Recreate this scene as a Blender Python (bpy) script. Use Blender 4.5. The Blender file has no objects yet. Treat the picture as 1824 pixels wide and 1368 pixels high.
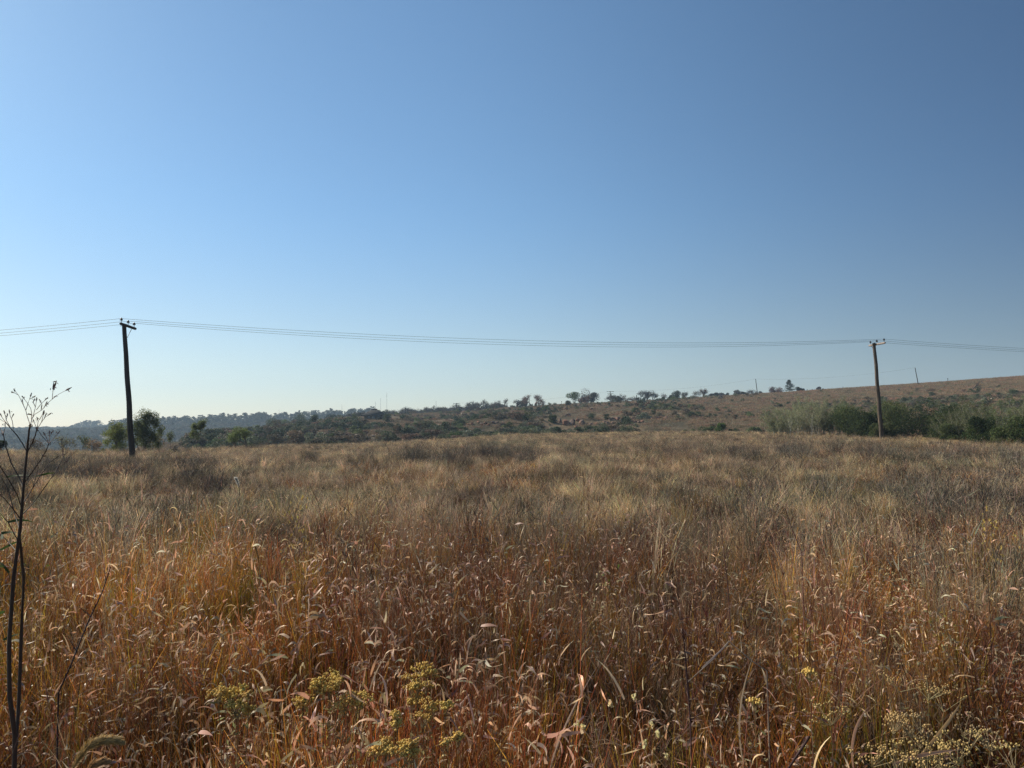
import bpy, math, random
import numpy as np
from mathutils import Vector, Matrix

PI = math.pi
random.seed(7)
SC = bpy.context.scene
COL = SC.collection

# ------------------------------------------------------------------ camera
F = 1265.0                      # focal length in pixels of the 1824-wide photograph
EYE = Vector((0, 0, 1.70))
PITCH, ROLL = math.radians(3.0), math.radians(-0.7)
CR = Matrix.Rotation(PI / 2 + PITCH, 3, 'X') @ Matrix.Rotation(ROLL, 3, 'Z')
cam_d = bpy.data.cameras.new('camera')
cam_d.sensor_width = 36.0
cam_d.lens = 36.0 * F / 1824.0
cam_d.clip_start, cam_d.clip_end = 0.05, 9000
cam = bpy.data.objects.new('camera', cam_d)
cam.matrix_world = Matrix.Translation(EYE) @ CR.to_4x4()
COL.objects.link(cam)
SC.camera = cam

# ------------------------------------------------------------------ sky, sun, exposure
SUN_AZ, SUN_EL = math.radians(-58), math.radians(33)
w = bpy.data.worlds.new('World')
SC.world = w
w.use_nodes = True
nt = w.node_tree
nt.nodes.clear()
sky = nt.nodes.new('ShaderNodeTexSky')
sky.sky_type = 'NISHITA'
sky.sun_disc = False
sky.sun_elevation = SUN_EL
sky.sun_rotation = SUN_AZ
sky.altitude = 1500
sky.air_density = 1.0
sky.dust_density = 1.2
sky.ozone_density = 1.5
bg = nt.nodes.new('ShaderNodeBackground')
bg.inputs['Strength'].default_value = 0.079
wo = nt.nodes.new('ShaderNodeOutputWorld')
gm = nt.nodes.new('ShaderNodeGamma')           # dry-season sky: bluer, paler towards the sun, deepest away from it
gm.inputs[1].default_value = 0.8757
tn = nt.nodes.new('ShaderNodeVectorMath')
tn.operation = 'MULTIPLY'
tn.inputs[1].default_value = (1.063, 1.470, 1.673)
geo = nt.nodes.new('ShaderNodeTexCoord')
sx = nt.nodes.new('ShaderNodeSeparateXYZ')
hz = nt.nodes.new('ShaderNodeMapRange')
hz.interpolation_type = 'SMOOTHSTEP'
hz.inputs['From Min'].default_value = 0.0
hz.inputs['From Max'].default_value = 0.306
hz.inputs['To Min'].default_value = 0.64
hz.inputs['To Max'].default_value = 1.0
dt = nt.nodes.new('ShaderNodeVectorMath')
dt.operation = 'DOT_PRODUCT'
dt.inputs[1].default_value = (math.sin(1.83), math.cos(1.83), 0)
dm = nt.nodes.new('ShaderNodeMapRange')
dm.interpolation_type = 'SMOOTHSTEP'
dm.inputs['From Min'].default_value = -0.3655
dm.inputs['From Max'].default_value = 0.9853
dm.inputs['To Min'].default_value = 1.0
dm.inputs['To Max'].default_value = 0.15
nt.links.new(sky.outputs[0], gm.inputs[0])
nt.links.new(gm.outputs[0], tn.inputs[0])
nt.links.new(geo.outputs['Generated'], sx.inputs[0])
nt.links.new(geo.outputs['Generated'], dt.inputs[0])
nt.links.new(sx.outputs[2], hz.inputs['Value'])
nt.links.new(dt.outputs['Value'], dm.inputs['Value'])
prev = tn.outputs[0]
for fac, ca, cb in ((hz, (1.30, 0.92, 0.74), (1, 1, 1)), (dm, (1, 1, 1), (0.06, 0.14, 0.27))):
    fac.inputs['To Min'].default_value = 0.0
    fac.inputs['To Max'].default_value = 1.0
    mc = nt.nodes.new('ShaderNodeMix')
    mc.data_type = 'RGBA'
    mc.inputs[6].default_value = (*ca, 1)
    mc.inputs[7].default_value = (*cb, 1)
    nt.links.new(fac.outputs[0], mc.inputs[0])
    vm = nt.nodes.new('ShaderNodeVectorMath')
    vm.operation = 'MULTIPLY'
    nt.links.new(prev, vm.inputs[0])
    nt.links.new(mc.outputs[2], vm.inputs[1])
    prev = vm.outputs[0]
nt.links.new(prev, bg.inputs[0])
nt.links.new(bg.outputs[0], wo.inputs[0])

sd = bpy.data.lights.new('sun', 'SUN')
sd.energy = 5.0
sd.angle = math.radians(0.5)
sd.color = (1.0, 0.91, 0.77)
sun = bpy.data.objects.new('sun', sd)
S = Vector((math.sin(SUN_AZ) * math.cos(SUN_EL), math.cos(SUN_AZ) * math.cos(SUN_EL), math.sin(SUN_EL)))
sun.rotation_euler = S.to_track_quat('Z', 'Y').to_euler()
sun.location = S * 30
COL.objects.link(sun)

vs = SC.view_settings
vs.view_transform = 'Standard'
vs.look = 'None'
vs.gamma = 1.0
vs.use_curve_mapping = False
vs.exposure = 0.32
SC.cycles.use_denoising = True
SC.cycles.denoiser = 'OPENIMAGEDENOISE'
SC.cycles.denoising_input_passes = 'RGB_ALBEDO_NORMAL'
SC.cycles.denoising_prefilter = 'NONE'
SC.cycles.max_bounces = 4
SC.cycles.diffuse_bounces = 1
SC.cycles.glossy_bounces = 2
SC.cycles.transmission_bounces = 3
SC.cycles.volume_bounces = 1
SC.cycles.transparent_max_bounces = 4


# ------------------------------------------------------------------ projection helpers
def ray(px, py):
    d = CR @ Vector(((px - 912) / F, -(py - 684) / F, -1.0))
    return d


def at(px, py, r):
    """world point on the ray of a photograph pixel at horizontal range r"""
    d = ray(px, py)
    return EYE + d * (r / math.hypot(d.x, d.y))


# ------------------------------------------------------------------ numpy value noise
_rs = np.random.RandomState(11)
_PERM = _rs.rand(256, 256)


def vnoise(x, y):
    xi = np.floor(x).astype(int)
    yi = np.floor(y).astype(int)
    fx, fy = x - xi, y - yi
    fx = fx * fx * (3 - 2 * fx)
    fy = fy * fy * (3 - 2 * fy)
    a = _PERM[xi & 255, yi & 255]
    b = _PERM[(xi + 1) & 255, yi & 255]
    c = _PERM[xi & 255, (yi + 1) & 255]
    d = _PERM[(xi + 1) & 255, (yi + 1) & 255]
    return (a * (1 - fx) + b * fx) * (1 - fy) + (c * (1 - fx) + d * fx) * fy


def fbm(x, y, s, octs=3, off=0.0):
    x = np.asarray(x, float) / s + 37.3 + off
    y = np.asarray(y, float) / s + 91.7 + off * 1.7
    v, a, t = 0, 1.0, 0
    for k in range(octs):
        v = v + a * vnoise(x, y)
        t += a
        a *= 0.5
        x, y = x * 2.03 + 5.1, y * 2.03 + 9.2
    return v / t


def smooth(a, b, x):
    t = np.clip((x - a) / (b - a), 0, 1)
    return t * t * (3 - 2 * t)


# ------------------------------------------------------------------ terrain height field
XC = [-400, 0, 100, 200, 300, 400, 500, 600, 700, 800, 900, 1000, 1100, 1200, 1300, 1400, 1500, 1600, 1700, 1824, 2200]
EDGE_R = [58, 60, 60, 61, 62, 65, 67, 70, 75, 80, 85, 90, 92, 92, 90, 82, 73, 65, 56, 49, 46]
EDGE_Y = [800, 797, 796, 796, 794, 792, 789, 787, 783, 777, 770, 768, 766, 765, 765, 766, 768, 772, 778, 785, 792]
RINGS = [
    (118, [838, 832, 826, 818, 806, 797, 792, 788, 783, 777, 769, 767, 764, 761, 758, 757, 757, 757, 757, 757, 757]),
    (250, [845, 838, 832, 822, 800, 772, 757, 744, 740, 735, 728, 721, 717, 711.5, 705.5, 699.5, 693, 686.5, 680, 671, 645]),
    (300, [848, 840, 834, 824, 806, 782, 766, 751, 745, 738, 730.5, 723, 718.5, 713, 707, 701, 694.5, 688, 681.5, 672.5, 646]),
    (430, [822, 818, 814, 810, 803, 795, 784, 766, 755, 745, 737, 730, 724, 718, 712, 706, 700, 694, 688, 679, 652]),
    (640, [777, 774, 772, 765, 758, 754, 751, 746, 743, 742, 740, 734, 728, 722, 716, 710, 704, 698, 692, 683, 656]),
    (740, [785, 782, 778, 772, 766, 762, 759, 754, 750, 748, 744, 738, 732, 726, 720, 714, 708, 702, 696, 687, 660]),
    (950, [770, 767.5, 766, 763, 762, 761, 760, 757, 754, 750, 747, 740, 734, 728, 722, 716, 710, 704, 698, 689, 662]),
    (1300, [773, 770, 769, 766, 765, 764, 763, 760, 757, 753, 749, 744, 738, 732, 726, 720, 714, 708, 702, 692, 666]),
    (1700, [773, 770, 769, 766, 765, 764, 763, 760, 757, 753, 749, 746, 740, 734, 728, 722, 716, 710, 704, 694, 668]),
]
NA, NRR = 361, 500
A_TAB = np.radians(np.linspace(-60, 60, NA))
R_TAB = np.geomspace(0.5, 1700, NRR)
TAB = np.zeros((NA, NRR))
for i, a in enumerate(A_TAB):
    px = 912 + F * math.tan(a)
    px = max(-400, min(2200, px))
    er = np.interp(px, XC, EDGE_R)
    ey = np.interp(px, XC, EDGE_Y) + 0.42 * F / er
    ze = at(px, ey, er).z
    rr = [0.0, 12.0, er, er + 9, er + 16]
    left = float(smooth(520, 250, px))
    zz = [0.0, 0.0, ze, ze - 0.5 - 1.5 * left, ze - 0.9 - 4.0 * left]
    for r, ys in RINGS:
        rr.append(r)
        zz.append(at(px, float(np.interp(px, XC, ys)), r).z)
    z = np.interp(R_TAB, rr, zz)
    TAB[i] = z
k = np.array([1, 3, 6, 8, 6, 3, 1.0])
k /= k.sum()
kr = np.array([1, 2, 1.0]) / 4
for _ in range(2):
    TAB = np.apply_along_axis(lambda c: np.convolve(np.pad(c, 3, mode='edge'), k, 'valid'), 0, TAB)
TAB = np.apply_along_axis(lambda c: np.convolve(np.pad(c, 1, mode='edge'), kr, 'valid'), 1, TAB)


def height(x, y):
    x = np.asarray(x, float)
    y = np.asarray(y, float)
    r = np.hypot(x, y)
    a = np.arctan2(x, y)
    fade = smooth(math.radians(100), math.radians(60), np.abs(a))
    fa = np.clip((a - A_TAB[0]) / (A_TAB[1] - A_TAB[0]), 0, NA - 1.001)
    fr = np.clip(np.log(np.maximum(r, 0.5) / 0.5) / math.log(R_TAB[1] / R_TAB[0]), 0, NRR - 1.001)
    ia, ir = fa.astype(int), fr.astype(int)
    ta, tr = fa - ia, fr - ir
    z = (TAB[ia, ir] * (1 - ta) + TAB[ia + 1, ir] * ta) * (1 - tr) + (TAB[ia, ir + 1] * (1 - ta) + TAB[ia + 1, ir + 1] * ta) * tr
    z = z * fade
    # unevenness: mild in the field, lumpy on the rocky slope, terraces
    z = z + (fbm(x, y, 2.5, 2) - 0.5) * 0.16 * smooth(1.5, 8, r) * smooth(140, 60, r)
    slope = smooth(95, 125, r) * smooth(262, 215, r)
    rough = 0.35 + 0.9 * smooth(math.radians(22), math.radians(2), a)
    z = z + (fbm(x, y, 16, 4, 3) - 0.5) * 3.2 * slope * rough
    z = z + (fbm(x, y, 5, 2, 8) - 0.5) * 0.9 * slope * rough
    z = z + (fbm(x, y, 60, 3, 5) - 0.5) * 4.0 * smooth(330, 450, r) * smooth(640, 560, r)
    z = z + (fbm(x, y, 30, 3, 6) - 0.5) * 1.2 * smooth(550, 640, r)
    return z


def ground(px, r, dz=0.0):
    a = math.atan2(ray(px, 760).x, ray(px, 760).y)
    x, y = r * math.sin(a), r * math.cos(a)
    return Vector((x, y, float(height(x, y)) + dz))


def r_at(px, py, r0=96, r1=246):
    """range at which the slope shows at photograph row py"""
    for r in np.arange(r0, r1, 1.0):
        if ground(px, r).z >= at(px, py, r).z:
            return float(r)
    return float(r1)


# ------------------------------------------------------------------ mesh helpers
def np_mesh(name, verts, quads, cols=None, smooth_shade=False):
    me = bpy.data.meshes.new(name)
    verts = np.asarray(verts, np.float32)
    quads = np.asarray(quads, np.int32)
    k = quads.shape[1]
    me.vertices.add(len(verts))
    me.vertices.foreach_set('co', verts.ravel())
    me.loops.add(quads.size)
    me.loops.foreach_set('vertex_index', quads.ravel())
    me.polygons.add(len(quads))
    me.polygons.foreach_set('loop_start', np.arange(0, quads.size, k, dtype=np.int32))
    me.polygons.foreach_set('loop_total', np.full(len(quads), k, np.int32))
    if smooth_shade:
        me.polygons.foreach_set('use_smooth', np.ones(len(quads), bool))
    if cols is not None:
        at_ = me.attributes.new('tint', 'FLOAT_COLOR', 'POINT')
        c = np.ones((len(verts), 4), np.float32)
        c[:, :3] = cols
        at_.data.foreach_set('color', c.ravel())
    me.update(calc_edges=True)
    return me


class Geo:
    """collects quads (with a colour per vertex) for one mesh"""
    def __init__(s):
        s.v, s.q, s.c, s.n = [], [], [], 0

    def add(s, v, q, c):
        v = np.asarray(v, float).reshape(-1, 3)
        c = np.asarray(c, float)
        if c.ndim == 1:
            c = np.tile(c, (len(v), 1))
        s.v.append(v)
        s.q.append(np.asarray(q, int).reshape(-1, 4) + s.n)
        s.c.append(c)
        s.n += len(v)
        return s

    def mesh(s, name, sm=False):
        return np_mesh(name, np.vstack(s.v), np.vstack(s.q), np.vstack(s.c), sm)


def new_obj(name, me, mat=None, parent=None, link=True):
    o = bpy.data.objects.new(name, me)
    if mat is not None and me is not None and len(me.materials) == 0:
        me.materials.append(mat)
    if parent is not None:
        o.parent = parent
    if link:
        COL.objects.link(o)
    return o


def tag(o, label=None, cat=None, group=None, kind=None):
    if label:
        o['label'] = label
    if cat:
        o['category'] = cat
    if group:
        o['group'] = group
    if kind:
        o['kind'] = kind
    return o


def empty(name, loc, label, cat, group=None, rz=0.0):
    o = bpy.data.objects.new(name, None)
    o.location = loc
    o.rotation_euler = (0, 0, rz)
    COL.objects.link(o)
    return tag(o, label, cat, group)


def copy_tree(o, parent=None):
    c = o.copy()
    COL.objects.link(c)
    if parent is not None:
        c.parent = parent
    for ch in [x for x in o.children]:
        copy_tree(ch, c)
    return c


def tube(g, pts, rad, col, sides=5, cap=True):
    pts = [Vector(p) for p in pts]
    n = len(pts)
    if not hasattr(rad, '__len__'):
        rad = [rad] * n
    vs_, qs = [], []
    up = Vector((0.13, 0.31, 1)).normalized()
    for i, p in enumerate(pts):
        d = (pts[min(i + 1, n - 1)] - pts[max(i - 1, 0)])
        if d.length < 1e-9:
            d = Vector((0, 0, 1))
        d.normalize()
        ref = up if abs(d.dot(up)) < 0.95 else Vector((1, 0, 0))
        a = d.cross(ref).normalized()
        b = d.cross(a)
        for k in range(sides):
            t = 2 * PI * k / sides
            vs_.append(p + (a * math.cos(t) + b * math.sin(t)) * rad[i])
    for i in range(n - 1):
        for k in range(sides):
            k2 = (k + 1) % sides
            qs.append((i * sides + k, i * sides + k2, (i + 1) * sides + k2, (i + 1) * sides + k))
    if cap:
        for base, rev in ((0, True), ((n - 1) * sides, False)):
            c = pts[0] if rev else pts[-1]
            vs_.append(c)
            ci = len(vs_) - 1
            for k in range(0, sides):
                k2 = (k + 1) % sides
                m = (vs_[base + k] + vs_[base + k2]) / 2
                vs_.append(m)
                mi = len(vs_) - 1
                qs.append((ci, base + k, mi, base + k2) if rev else (ci, base + k2, mi, base + k))
    g.add([tuple(v) for v in vs_], qs, col)


def box(g, c, s, col, rz=0.0, rot=None):
    c = Vector(c)
    R = rot if rot is not None else Matrix.Rotation(rz, 3, 'Z')
    vs_ = []
    for z in (-1, 1):
        for x, y in ((-1, -1), (1, -1), (1, 1), (-1, 1)):
            vs_.append(tuple(c + R @ Vector((x * s[0] / 2, y * s[1] / 2, z * s[2] / 2))))
    g.add(vs_, [(0, 3, 2, 1), (4, 5, 6, 7), (0, 1, 5, 4), (1, 2, 6, 5), (2, 3, 7, 6), (3, 0, 4, 7)], col)


def lathe(g, base, prof, col, sides=10, axis=None):
    """prof: list of (radius, height)"""
    base = Vector(base)
    Q = (axis or Vector((0, 0, 1))).to_track_quat('Z', 'Y')
    vs_, qs = [], []
    for r, h in prof:
        for k in range(sides):
            t = 2 * PI * k / sides
            vs_.append(tuple(base + Q @ Vector((r * math.cos(t), r * math.sin(t), h))))
    for i in range(len(prof) - 1):
        for k in range(sides):
            k2 = (k + 1) % sides
            qs.append((i * sides + k, i * sides + k2, (i + 1) * sides + k2, (i + 1) * sides + k))
    g.add(vs_, qs, col)


# ------------------------------------------------------------------ materials
def mat_new(name):
    m = bpy.data.materials.new(name)
    m.use_nodes = True
    t = m.node_tree
    t.nodes.clear()
    out = t.nodes.new('ShaderNodeOutputMaterial')
    return m, t, out


def N(t, kind, **kw):
    n = t.nodes.new(kind)
    for a, b in kw.items():
        setattr(n, a, b)
    return n


def leaf_mat(name, transl=0.35, rough=0.5, spec=0.35, var=0.3, hue=0.03, sat=1.0, patch=False):
    """vegetation: colour from the mesh's own tint attribute, varied per plant, thin enough to let sun through"""
    m, t, out = mat_new(name)
    a = N(t, 'ShaderNodeAttribute', attribute_name='tint')
    oi = N(t, 'ShaderNodeObjectInfo')
    mr = N(t, 'ShaderNodeMapRange')
    mr.inputs['To Min'].default_value = 1 - var
    mr.inputs['To Max'].default_value = 1 + var
    hr = N(t, 'ShaderNodeMapRange')
    hr.inputs['To Min'].default_value = 0.5 - hue
    hr.inputs['To Max'].default_value = 0.5 + hue
    mul = N(t, 'ShaderNodeMath', operation='MULTIPLY')
    mul.inputs[1].default_value = 7.31
    fr = N(t, 'ShaderNodeMath', operation='FRACT')
    hs = N(t, 'ShaderNodeHueSaturation')
    hs.inputs['Saturation'].default_value = sat
    L = t.links.new
    L(oi.outputs['Random'], mr.inputs['Value'])
    L(oi.outputs['Random'], mul.inputs[0])
    L(mul.outputs[0], fr.inputs[0])
    L(fr.outputs[0], hr.inputs['Value'])
    L(mr.outputs[0], hs.inputs['Value'])
    L(hr.outputs[0], hs.inputs['Hue'])
    if patch:
        gp = N(t, 'ShaderNodeNewGeometry')
        nz = N(t, 'ShaderNodeTexNoise')
        nz.inputs['Scale'].default_value = 0.55
        nz.inputs['Detail'].default_value = 4
        pr = N(t, 'ShaderNodeValToRGB')
        e = pr.color_ramp.elements
        e[0].position, e[0].color = 0.36, (0.42, 0.40, 0.40, 1)
        e[1].position, e[1].color = 0.66, (1.35, 1.32, 1.20, 1)
        em = e.new(0.5)
        em.color = (0.92, 0.90, 0.86, 1)
        mx2 = N(t, 'ShaderNodeMix', data_type='RGBA', blend_type='MULTIPLY')
        mx2.inputs[0].default_value = 1.0
        L(gp.outputs['Position'], nz.inputs['Vector'])
        L(nz.outputs[0], pr.inputs[0])
        L(a.outputs['Color'], mx2.inputs[6])
        L(pr.outputs[0], mx2.inputs[7])
        L(mx2.outputs[2], hs.inputs['Color'])
    else:
        L(a.outputs['Color'], hs.inputs['Color'])
    p = N(t, 'ShaderNodeBsdfPrincipled')
    p.inputs['Roughness'].default_value = rough
    p.inputs['Specular IOR Level'].default_value = spec
    tr = N(t, 'ShaderNodeBsdfTranslucent')
    mx = N(t, 'ShaderNodeMixShader')
    mx.inputs[0].default_value = transl
    L(hs.outputs[0], p.inputs['Base Color'])
    L(hs.outputs[0], tr.inputs['Color'])
    L(p.outputs[0], mx.inputs[1])
    L(tr.outputs[0], mx.inputs[2])
    L(mx.outputs[0], out.inputs[0])
    return m


def solid_mat(name, c1, c2, scale=8.0, rough=0.8, stretch=(1, 1, 1), bump=0.3, metal=0.0, coord='Object'):
    m, t, out = mat_new(name)
    L = t.links.new
    tc = N(t, 'ShaderNodeTexCoord')
    mp = N(t, 'ShaderNodeMapping')
    mp.inputs['Scale'].default_value = stretch
    nz = N(t, 'ShaderNodeTexNoise')
    nz.inputs['Scale'].default_value = scale
    nz.inputs['Detail'].default_value = 6
    rp = N(t, 'ShaderNodeValToRGB')
    rp.color_ramp.elements[0].position = 0.35
    rp.color_ramp.elements[1].position = 0.68
    rp.color_ramp.elements[0].color = (*c1, 1)
    rp.color_ramp.elements[1].color = (*c2, 1)
    p = N(t, 'ShaderNodeBsdfPrincipled')
    p.inputs['Roughness'].default_value = rough
    p.inputs['Metallic'].default_value = metal
    p.inputs['Specular IOR Level'].default_value = 0.3
    b = N(t, 'ShaderNodeBump')
    b.inputs['Strength'].default_value = bump
    b.inputs['Distance'].default_value = 0.05
    L(tc.outputs[coord], mp.inputs[0])
    L(mp.outputs[0], nz.inputs['Vector'])
    L(nz.outputs[0], rp.inputs[0])
    L(rp.outputs[0], p.inputs['Base Color'])
    L(nz.outputs[0], b.inputs['Height'])
    L(b.outputs[0], p.inputs['Normal'])
    L(p.outputs[0], out.inputs[0])
    return m


M_GRASS = leaf_mat('dry_grass', 0.32, 0.48, 0.40, 0.45, 0.012, patch=True)
M_BLADE = leaf_mat('single_blade', 0.3, 0.45, 0.4, 0.1, 0.01)
M_FINE = leaf_mat('fine_grass', 0.36, 0.6, 0.2, 0.42, 0.015, patch=True)
M_SEED = leaf_mat('seed_heads', 0.2, 0.7, 0.2, 0.15, 0.01)
M_LEAF = leaf_mat('leaves', 0.45, 0.65, 0.12, 0.25, 0.012)
M_FAR = leaf_mat('far_leaves', 0.15, 0.7, 0.2, 0.25, 0.02)
M_TWIG = leaf_mat('twigs', 0.0, 0.75, 0.2, 0.15, 0.01)
M_FLOWER = leaf_mat('flower_heads', 0.15, 0.8, 0.1, 0.1, 0.01)
M_POLE = solid_mat('weathered_wood', (0.045, 0.032, 0.024), (0.17, 0.125, 0.085), 3.0, 0.85, (6, 6, 0.5), 0.5)
M_DARKPOLE = solid_mat('shade_dark_wood', (0.018, 0.013, 0.011), (0.06, 0.042, 0.032), 3.0, 0.8, (6, 6, 0.5), 0.5)  # left pole's shadow side put into the colour; distant poles share it
M_ARM = solid_mat('grey_crossarm_wood', (0.22, 0.17, 0.14), (0.42, 0.35, 0.30), 6.0, 0.8, (1, 6, 6), 0.4)
M_PORC = solid_mat('dark_insulator_glaze', (0.012, 0.010, 0.012), (0.03, 0.02, 0.02), 4.0, 0.3, bump=0)
M_STEEL = solid_mat('weathered_steel', (0.10, 0.10, 0.11), (0.22, 0.22, 0.23), 9.0, 0.5, metal=0.6, bump=0.1)
M_WIRE = solid_mat('conductor_wire', (0.05, 0.055, 0.065), (0.09, 0.10, 0.11), 9.0, 0.6, bump=0)
M_ROCK = solid_mat('sandstone_rock', (0.075, 0.062, 0.052), (0.36, 0.20, 0.135), 0.9, 0.9, bump=0.8)
M_REDROCK = solid_mat('red_sandstone', (0.20, 0.085, 0.05), (0.42, 0.21, 0.13), 0.8, 0.9, bump=0.8)
M_PALEROCK = solid_mat('pale_rock', (0.30, 0.22, 0.16), (0.50, 0.40, 0.30), 0.8, 0.9, bump=0.8)
M_THATCH = solid_mat('dark_thatch', (0.018, 0.017, 0.018), (0.05, 0.045, 0.042), 2.0, 0.95, (1, 1, 4), 0.5)
M_WALL = solid_mat('dark_stone_wall', (0.03, 0.024, 0.022), (0.08, 0.06, 0.05), 2.0, 0.9)
M_PANE = solid_mat('pale_window', (0.20, 0.22, 0.22), (0.34, 0.36, 0.36), 1.0, 0.2, bump=0)
M_SHEET = solid_mat('pale_sheet_roof', (0.35, 0.37, 0.38), (0.5, 0.52, 0.53), 2.0, 0.5, bump=0.1)


def terrain_mat():
    m, t, out = mat_new('earth_and_litter')
    L = t.links.new
    g = N(t, 'ShaderNodeNewGeometry')
    n1 = N(t, 'ShaderNodeTexNoise')
    n1.inputs['Scale'].default_value = 0.06
    n1.inputs['Detail'].default_value = 8
    n1.inputs['Roughness'].default_value = 0.65
    n2 = N(t, 'ShaderNodeTexNoise')
    n2.inputs['Scale'].default_value = 2.2
    n2.inputs['Detail'].default_value = 9
    n2.inputs['Roughness'].default_value = 0.7
    L(g.outputs['Position'], n1.inputs['Vector'])
    L(g.outputs['Position'], n2.inputs['Vector'])
    r1 = N(t, 'ShaderNodeValToRGB')
    e = r1.color_ramp.elements
    e[0].position, e[0].color = 0.36, (0.075, 0.065, 0.040, 1)
    e[1].position, e[1].color = 0.62, (0.21, 0.155, 0.10, 1)
    x = e.new(0.5)
    x.color = (0.14, 0.11, 0.07, 1)
    r2 = N(t, 'ShaderNodeValToRGB')
    e = r2.color_ramp.elements
    e[0].position, e[0].color = 0.3, (0.45, 0.43, 0.40, 1)
    e[1].position, e[1].color = 0.7, (1.25, 1.2, 1.1, 1)
    mx = N(t, 'ShaderNodeMix', data_type='RGBA', blend_type='MULTIPLY')
    mx.inputs[0].default_value = 1.0
    L(n1.outputs[0], r1.inputs[0])
    L(n2.outputs[0], r2.inputs[0])
    L(r1.outputs[0], mx.inputs[6])
    L(r2.outputs[0], mx.inputs[7])
    p = N(t, 'ShaderNodeBsdfPrincipled')
    p.inputs['Roughness'].default_value = 0.95
    p.inputs['Specular IOR Level'].default_value = 0.1
    b = N(t, 'ShaderNodeBump')
    b.inputs['Strength'].default_value = 0.7
    b.inputs['Distance'].default_value = 0.15
    L(n2.outputs[0], b.inputs['Height'])
    L(mx.outputs[2], p.inputs['Base Color'])
    L(b.outputs[0], p.inputs['Normal'])
    L(p.outputs[0], out.inputs[0])
    return m


# ------------------------------------------------------------------ the ground: one polar sheet out to 1700 m
def build_ground():
    a1 = np.linspace(-58, 58, 480)
    a2 = np.linspace(58, 302, 62)[1:-1]
    A = np.radians(np.concatenate([a1, a2]))
    R = np.concatenate([[0.4], np.geomspace(0.8, 1690, 380)])
    n, mR = len(A), len(R)
    aa, rr = np.meshgrid(A, R, indexing='ij')
    x, y = rr * np.sin(aa), rr * np.cos(aa)
    aw = (aa + PI) % (2 * PI) - PI
    z = height(x, y)
    v = np.stack([x, y, z], -1).reshape(-1, 3)
    i, j = np.meshgrid(np.arange(n), np.arange(mR - 1), indexing='ij')
    i2 = (i + 1) % n
    q = np.stack([i * mR + j, i * mR + j + 1, i2 * mR + j + 1, i2 * mR + j], -1).reshape(-1, 4)
    v = np.vstack([v, [[0, 0, float(height(0.01, 0.01))]]])
    c = len(v) - 1
    qc = [(c, k * mR, ((k + 1) % n) * mR, ((k + 2) % n) * mR) for k in range(0, n - 1, 2)]
    q = np.vstack([q, np.array(qc)])
    me = np_mesh('ground', v, q, None, True)
    o = new_obj('ground', me, terrain_mat())
    tag(o, 'uneven earth of the field, rocky slope and far hills', kind='structure')


build_ground()

# ------------------------------------------------------------------ blades, tufts and scattering
RNG = np.random.RandomState(5)


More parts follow.
